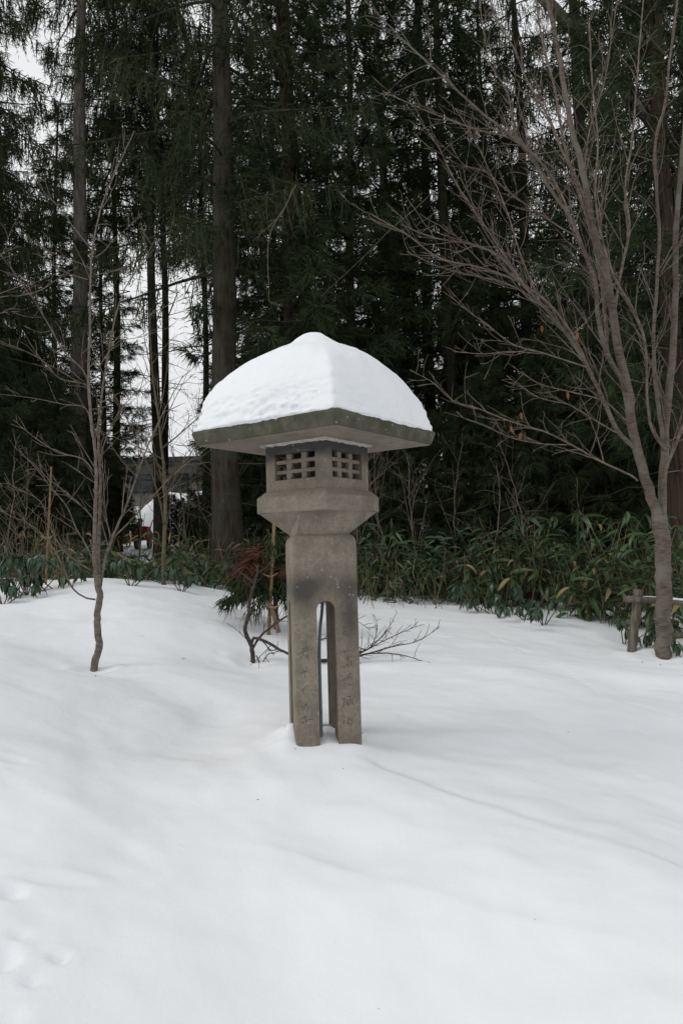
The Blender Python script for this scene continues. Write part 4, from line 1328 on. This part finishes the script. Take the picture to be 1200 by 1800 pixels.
def sasa_proto(seed, h, nculm, nleaf, dry):
    random.seed(seed)
    r_ = np.random.default_rng(seed)
    e = empty('bamboo_grass')
    cm = MB()
    for c in range(nculm):
        az = random.random() * 6.28
        hh = h * random.uniform(.55, 1.1)
        ln = random.uniform(.1, .5) * hh
        u = np.linspace(0, 1, 7)
        o = np.array([math.cos(az), math.sin(az), 0])
        b0 = np.array([r_.normal(0, .14), r_.normal(0, .14), -.05])
        p = b0 + o * (ln * u ** 1.7)[:, None] + np.array([0, 0, 1]) * (hh * (u - .12 * u ** 3))[:, None]
        cm.tube(p, np.linspace(.005, .0025, 7), 4, cap=False, tone=random.random())
        for k in range(nleaf):
            t = random.uniform(.15, 1.0) if k < nleaf - 2 else 1.0
            q = np.array([np.interp(t, u, p[:, j]) for j in range(3)])
            a2 = az + random.uniform(-2.2, 2.2)
            d = (math.cos(a2), math.sin(a2), random.uniform(-.55, .45))
            mi = 2 if random.random() < dry else (0 if random.random() < .55 else 1)
            lo = link('leaf', random.choice(LEAVES[mi]), e)
            lo.location = q
            lo.rotation_euler = orient(d, random.uniform(-.7, .7))
            s = random.uniform(.65, 1.15)
            lo.scale = (s, s, s)
    cm.build('culms', CULM, e)
    return e


def broad_proto(seed, h, nst):
    random.seed(seed)
    e = empty('evergreen_shrub')
    cm = MB()
    for c in range(nst):
        az = random.random() * 6.28
        o = np.array([math.cos(az), math.sin(az), 0])
        u = np.linspace(0, 1, 6)
        hh = h * random.uniform(.5, 1.1)
        p = o * (random.uniform(.1, .4) * u)[:, None] + np.array([0, 0, 1]) * (hh * u - .04)[:, None]
        cm.tube(p, np.linspace(.008, .004, 6), 5, cap=False)
        nl = random.randint(6, 9)
        for k in range(nl):
            a2 = k * 6.28 / nl + random.uniform(-.3, .3)
            lo = link('leaf', random.choice(BLEAF), e)
            lo.location = p[-1]
            lo.rotation_euler = orient((math.cos(a2), math.sin(a2), random.uniform(-.9, -.2)), random.uniform(-.4, .4))
            s = random.uniform(.75, 1.2)
            lo.scale = (s, s, s)
    cm.build('stems', BARK_OLIVE, e)
    return e


protos = [sasa_proto(101, .95, 7, 6, .05), sasa_proto(102, 1.45, 8, 6, .04), sasa_proto(103, .6, 6, 7, .07), sasa_proto(104, 1.1, 7, 7, .09), sasa_proto(105, .7, 8, 7, .03)]
bprotos = [broad_proto(201, .35, 4), broad_proto(202, .5, 5), broad_proto(203, .22, 3)]
used = set()


def put(proto, p, s, label, cat, group):
    if proto.name not in used:
        used.add(proto.name); o = proto
    else:
        o = copy_tree(proto)
    o.location = [float(v) for v in p]
    o.rotation_euler = (0, 0, random.random() * 6.28)
    o.scale = (s, s, s)
    tag(o, label, cat, group, 'thing')
    return o


random.seed(5)
G3, L3 = 'bamboo grass clumps along the forest edge at right', 'clump of green bamboo grass at the forest edge right of the lantern'
spots = []
for i in range(32):
    px = 640 + (i + random.random()) * 18
    edge = np.interp(px, [640, 780, 850, 1000, 1100, 1220], [1056, 1050, 1062, 1085, 1105, 1130])
    spots.append((px, edge - random.uniform(0, 14)))
for i in range(24):
    px = 650 + (i + random.random()) * 24
    edge = np.interp(px, [640, 780, 850, 1000, 1100, 1220], [1040, 1036, 1040, 1055, 1070, 1090])
    spots.append((px, edge - random.uniform(0, 14)))
for k, (px, py) in enumerate(spots):
    p = on_ground(px, py)
    big = random.choice([0, 1, 3, 3, 4]) if px > 820 else random.choice([0, 2, 2, 4])
    put(protos[big], p, random.uniform(.85, 1.2), L3, 'bamboo grass', G3)
G4, L4 = 'bamboo grass clumps behind the snow mound at left', 'clump of green bamboo grass behind the snow mound left of the lantern'
for px, d, k, s in [(110, 11, 2, 1.0), (140, 10.8, 4, .9), (165, 11.5, 0, .8), (198, 11.0, 2, .9), (228, 10.6, 2, .6), (262, 11.3, 2, .6), (300, 10.4, 2, 1.0), (315, 10.8, 3, .9), (340, 11.2, 2, .8), (365, 11.0, 2, .8), (395, 11.4, 4, .8), (70, 12, 4, .9), (185, 12.5, 4, .8), (285, 12.6, 4, .8), (215, 13, 2, .7), (130, 13, 0, .9), (350, 13, 4, .9), (420, 12.5, 2, .9), (30, 12.8, 4, .8)]:
    put(protos[k], foot(px, d), s * .9, L4, 'bamboo grass', G4)
G5, L5 = 'low evergreen shrubs drooping over the snow edge at right', 'low drooping evergreen shrub with dark leaves at the snow edge right of the lantern'
for px, py in [(792, 1050), (815, 1063), (842, 1075), (868, 1080), (900, 1082), (925, 1090), (955, 1098), (1095, 1133), (1130, 1138), (878, 1068), (938, 1082), (1180, 1145)]:
    put(random.choice(bprotos), on_ground(px, py), random.uniform(.8, 1.1), L5, 'shrub', G5)
G6, L6 = 'low evergreen shrubs at the far left edge of the snow', 'low dark evergreen shrub poking out of the snow at the left edge'
for px, py in [(5, 1062), (32, 1052), (22, 1045), (48, 1046), (68, 1042), (100, 1034), (320, 1040), (230, 1030)]:
    put(random.choice(bprotos), on_ground(px, py), random.uniform(.9, 1.2), L6, 'shrub', G6)

# the undergrowth that fills in behind: nobody could count its leaves
ug = MB()
for (xa, xb, da, db, n, h) in [(620, 1260, 10.9, 15, 6000, 1.15), (-60, 200, 11.0, 15, 1500, .65), (200, 290, 11, 15, 500, .35), (290, 430, 11.0, 15, 800, .6), (430, 640, 12.0, 15, 1100, .9)]:
    d = rng.uniform(da, db, n)
    px = rng.uniform(xa, xb, n)
    P0 = np.array([foot(0, 0.01)] * 0 + [at(a, 950, b) for a, b in zip(px, d)])
    P0[:, 2] = ground_raw(P0[:, 0], P0[:, 1])
    zz = rng.random(n) ** 1.4 * h * (.8 + .35 * np.sin(P0[:, 0] * 2.3) * np.sin(P0[:, 1] * 1.9))
    P0[:, 2] += zz
    dirs = np.stack([rng.normal(0, 1, n), rng.normal(0, 1, n), rng.uniform(-.8, .5, n)], 1)
    ug.blades(P0, dirs, rng.uniform(.12, .26, n), rng.uniform(.025, .045, n), .25)
uo = tag(ug.build('undergrowth_leaves', SASA[1], None, False), 'tangle of dark green leaves filling the forest floor', None, None, 'stuff')
ds = MB()
for i in range(1500):
    px, d = random.uniform(-40, 1240), random.uniform(10.3, 15)
    if 150 < px < 640 and d < 11: d += 1
    p = foot(px, d)
    h = random.uniform(.25, 1.0) * (.5 if 195 < px < 300 else 1)
    e = p + np.array([rng.normal(0, .3) * h, rng.normal(0, .3) * h, h])
    m_ = (p + e) / 2 + rng.normal(0, .04, 3)
    ds.tube([p - [0, 0, .05], m_, e], np.array([.005, .004, .002]) * random.uniform(.6, 1.2), 3, cap=False, tone=random.random())
tag(ds.build('dry_stems', CULM, None), 'dry thin stems standing in the undergrowth', None, None, 'stuff')

dbr = MB()
n = 2600
d, px = rng.uniform(10.8, 14.5, n), rng.uniform(-40, 1250, n)
P0 = np.array([at(a, 950, b) for a, b in zip(px, d)])
P0[:, 2] = ground_raw(P0[:, 0], P0[:, 1]) + rng.random(n) ** 2 * .75
dbr.blades(P0, np.stack([rng.normal(0, 1, n), rng.normal(0, 1, n), rng.uniform(-1.2, .3, n)], 1), rng.uniform(.08, .22, n), rng.uniform(.015, .035, n), .3)
tag(dbr.build('withered_undergrowth_leaves', DEADLEAF, None, False), 'withered brown leaves caught in the undergrowth', None, None, 'stuff')

# twig litter lying on the snow near the post and a few dark specks
lt = MB()
for x, y, l in [(636, 1291, .05), (455, 1411, .012), (602, 1354, .010), (320, 1160, .03), (665, 1785, .004), (940, 1625, .008), (168, 1190, .03), (1128, 1165, .05), (1160, 1170, .04), (520, 1320, .015), (700, 1260, .01), (850, 1180, .012), (250, 1120, .015), (600, 1120, .02), (760, 1150, .015), (1000, 1290, .012)]:
    p = on_ground(x, y)
    a = random.random() * 3
    lt.tube([p + [0, 0, .004], p + [l * math.cos(a) * .5, l * math.sin(a) * .5, .002 + l * .2], p + [l * math.cos(a), l * math.sin(a), .001 + l * .12]], np.array([.003, .0028, .0015]) * min(1, .25 + l * 18), 5)
tag(lt.build('twig_litter', BARK_BUSH), 'tiny bits of twig lying on the snow', None, None, 'stuff')

if __name__ == '__main__':
    for nm, p in (('post top', face_hit), ):
        pass
    def loc(p): return np.array([LX + p[0] * cR - p[1] * sR, LY + p[0] * sR + p[1] * cR, p[2]])
    for nm, p, tgt in [('apex', (0, 0, 2.605), (556, 586)), ('roof near top', (0, -.8, 1.947), (592, 718)), ('roof left', (-.8, 0, 1.94), (335, 762)), ('roof right', (.8, 0, 1.94), (762, 762)),
                       ('slab near bot', (0, -.408, 1.43), (573, 893)), ('slab left bot', (-.408, 0, 1.43), (450, 905)), ('slab right bot', (.408, 0, 1.43), (665, 897)), ('fire near top', (0, -.339, 1.866), (570, 768)),
                       ('fire left bot', (-.339, 0, 1.5605), (470, 866)), ('fire right bot', (.339, 0, 1.56), (648, 862)), ('post fl base', (-PW / 2, -PW / 2, 0), (515, 1300)), ('post fr base', (PW / 2, -PW / 2, 0), (632, 1300)), ('post fl top', (-PW / 2, -PW / 2, 1.286), (512, 940)), ('post fr top', (PW / 2, -PW / 2, 1.286), (625, 938)), ('arch', (0, -PW / 2, .87), (569, 1055))]:
        x, y, d = proj(loc(p))
        print('%-14s %6.0f %6.0f  target %s' % (nm, x, y, tgt))
    print('tris', sum(len(m.loops) - 2 * len(m.polygons) for m in bpy.data.meshes), 'objects', len(bpy.data.objects))
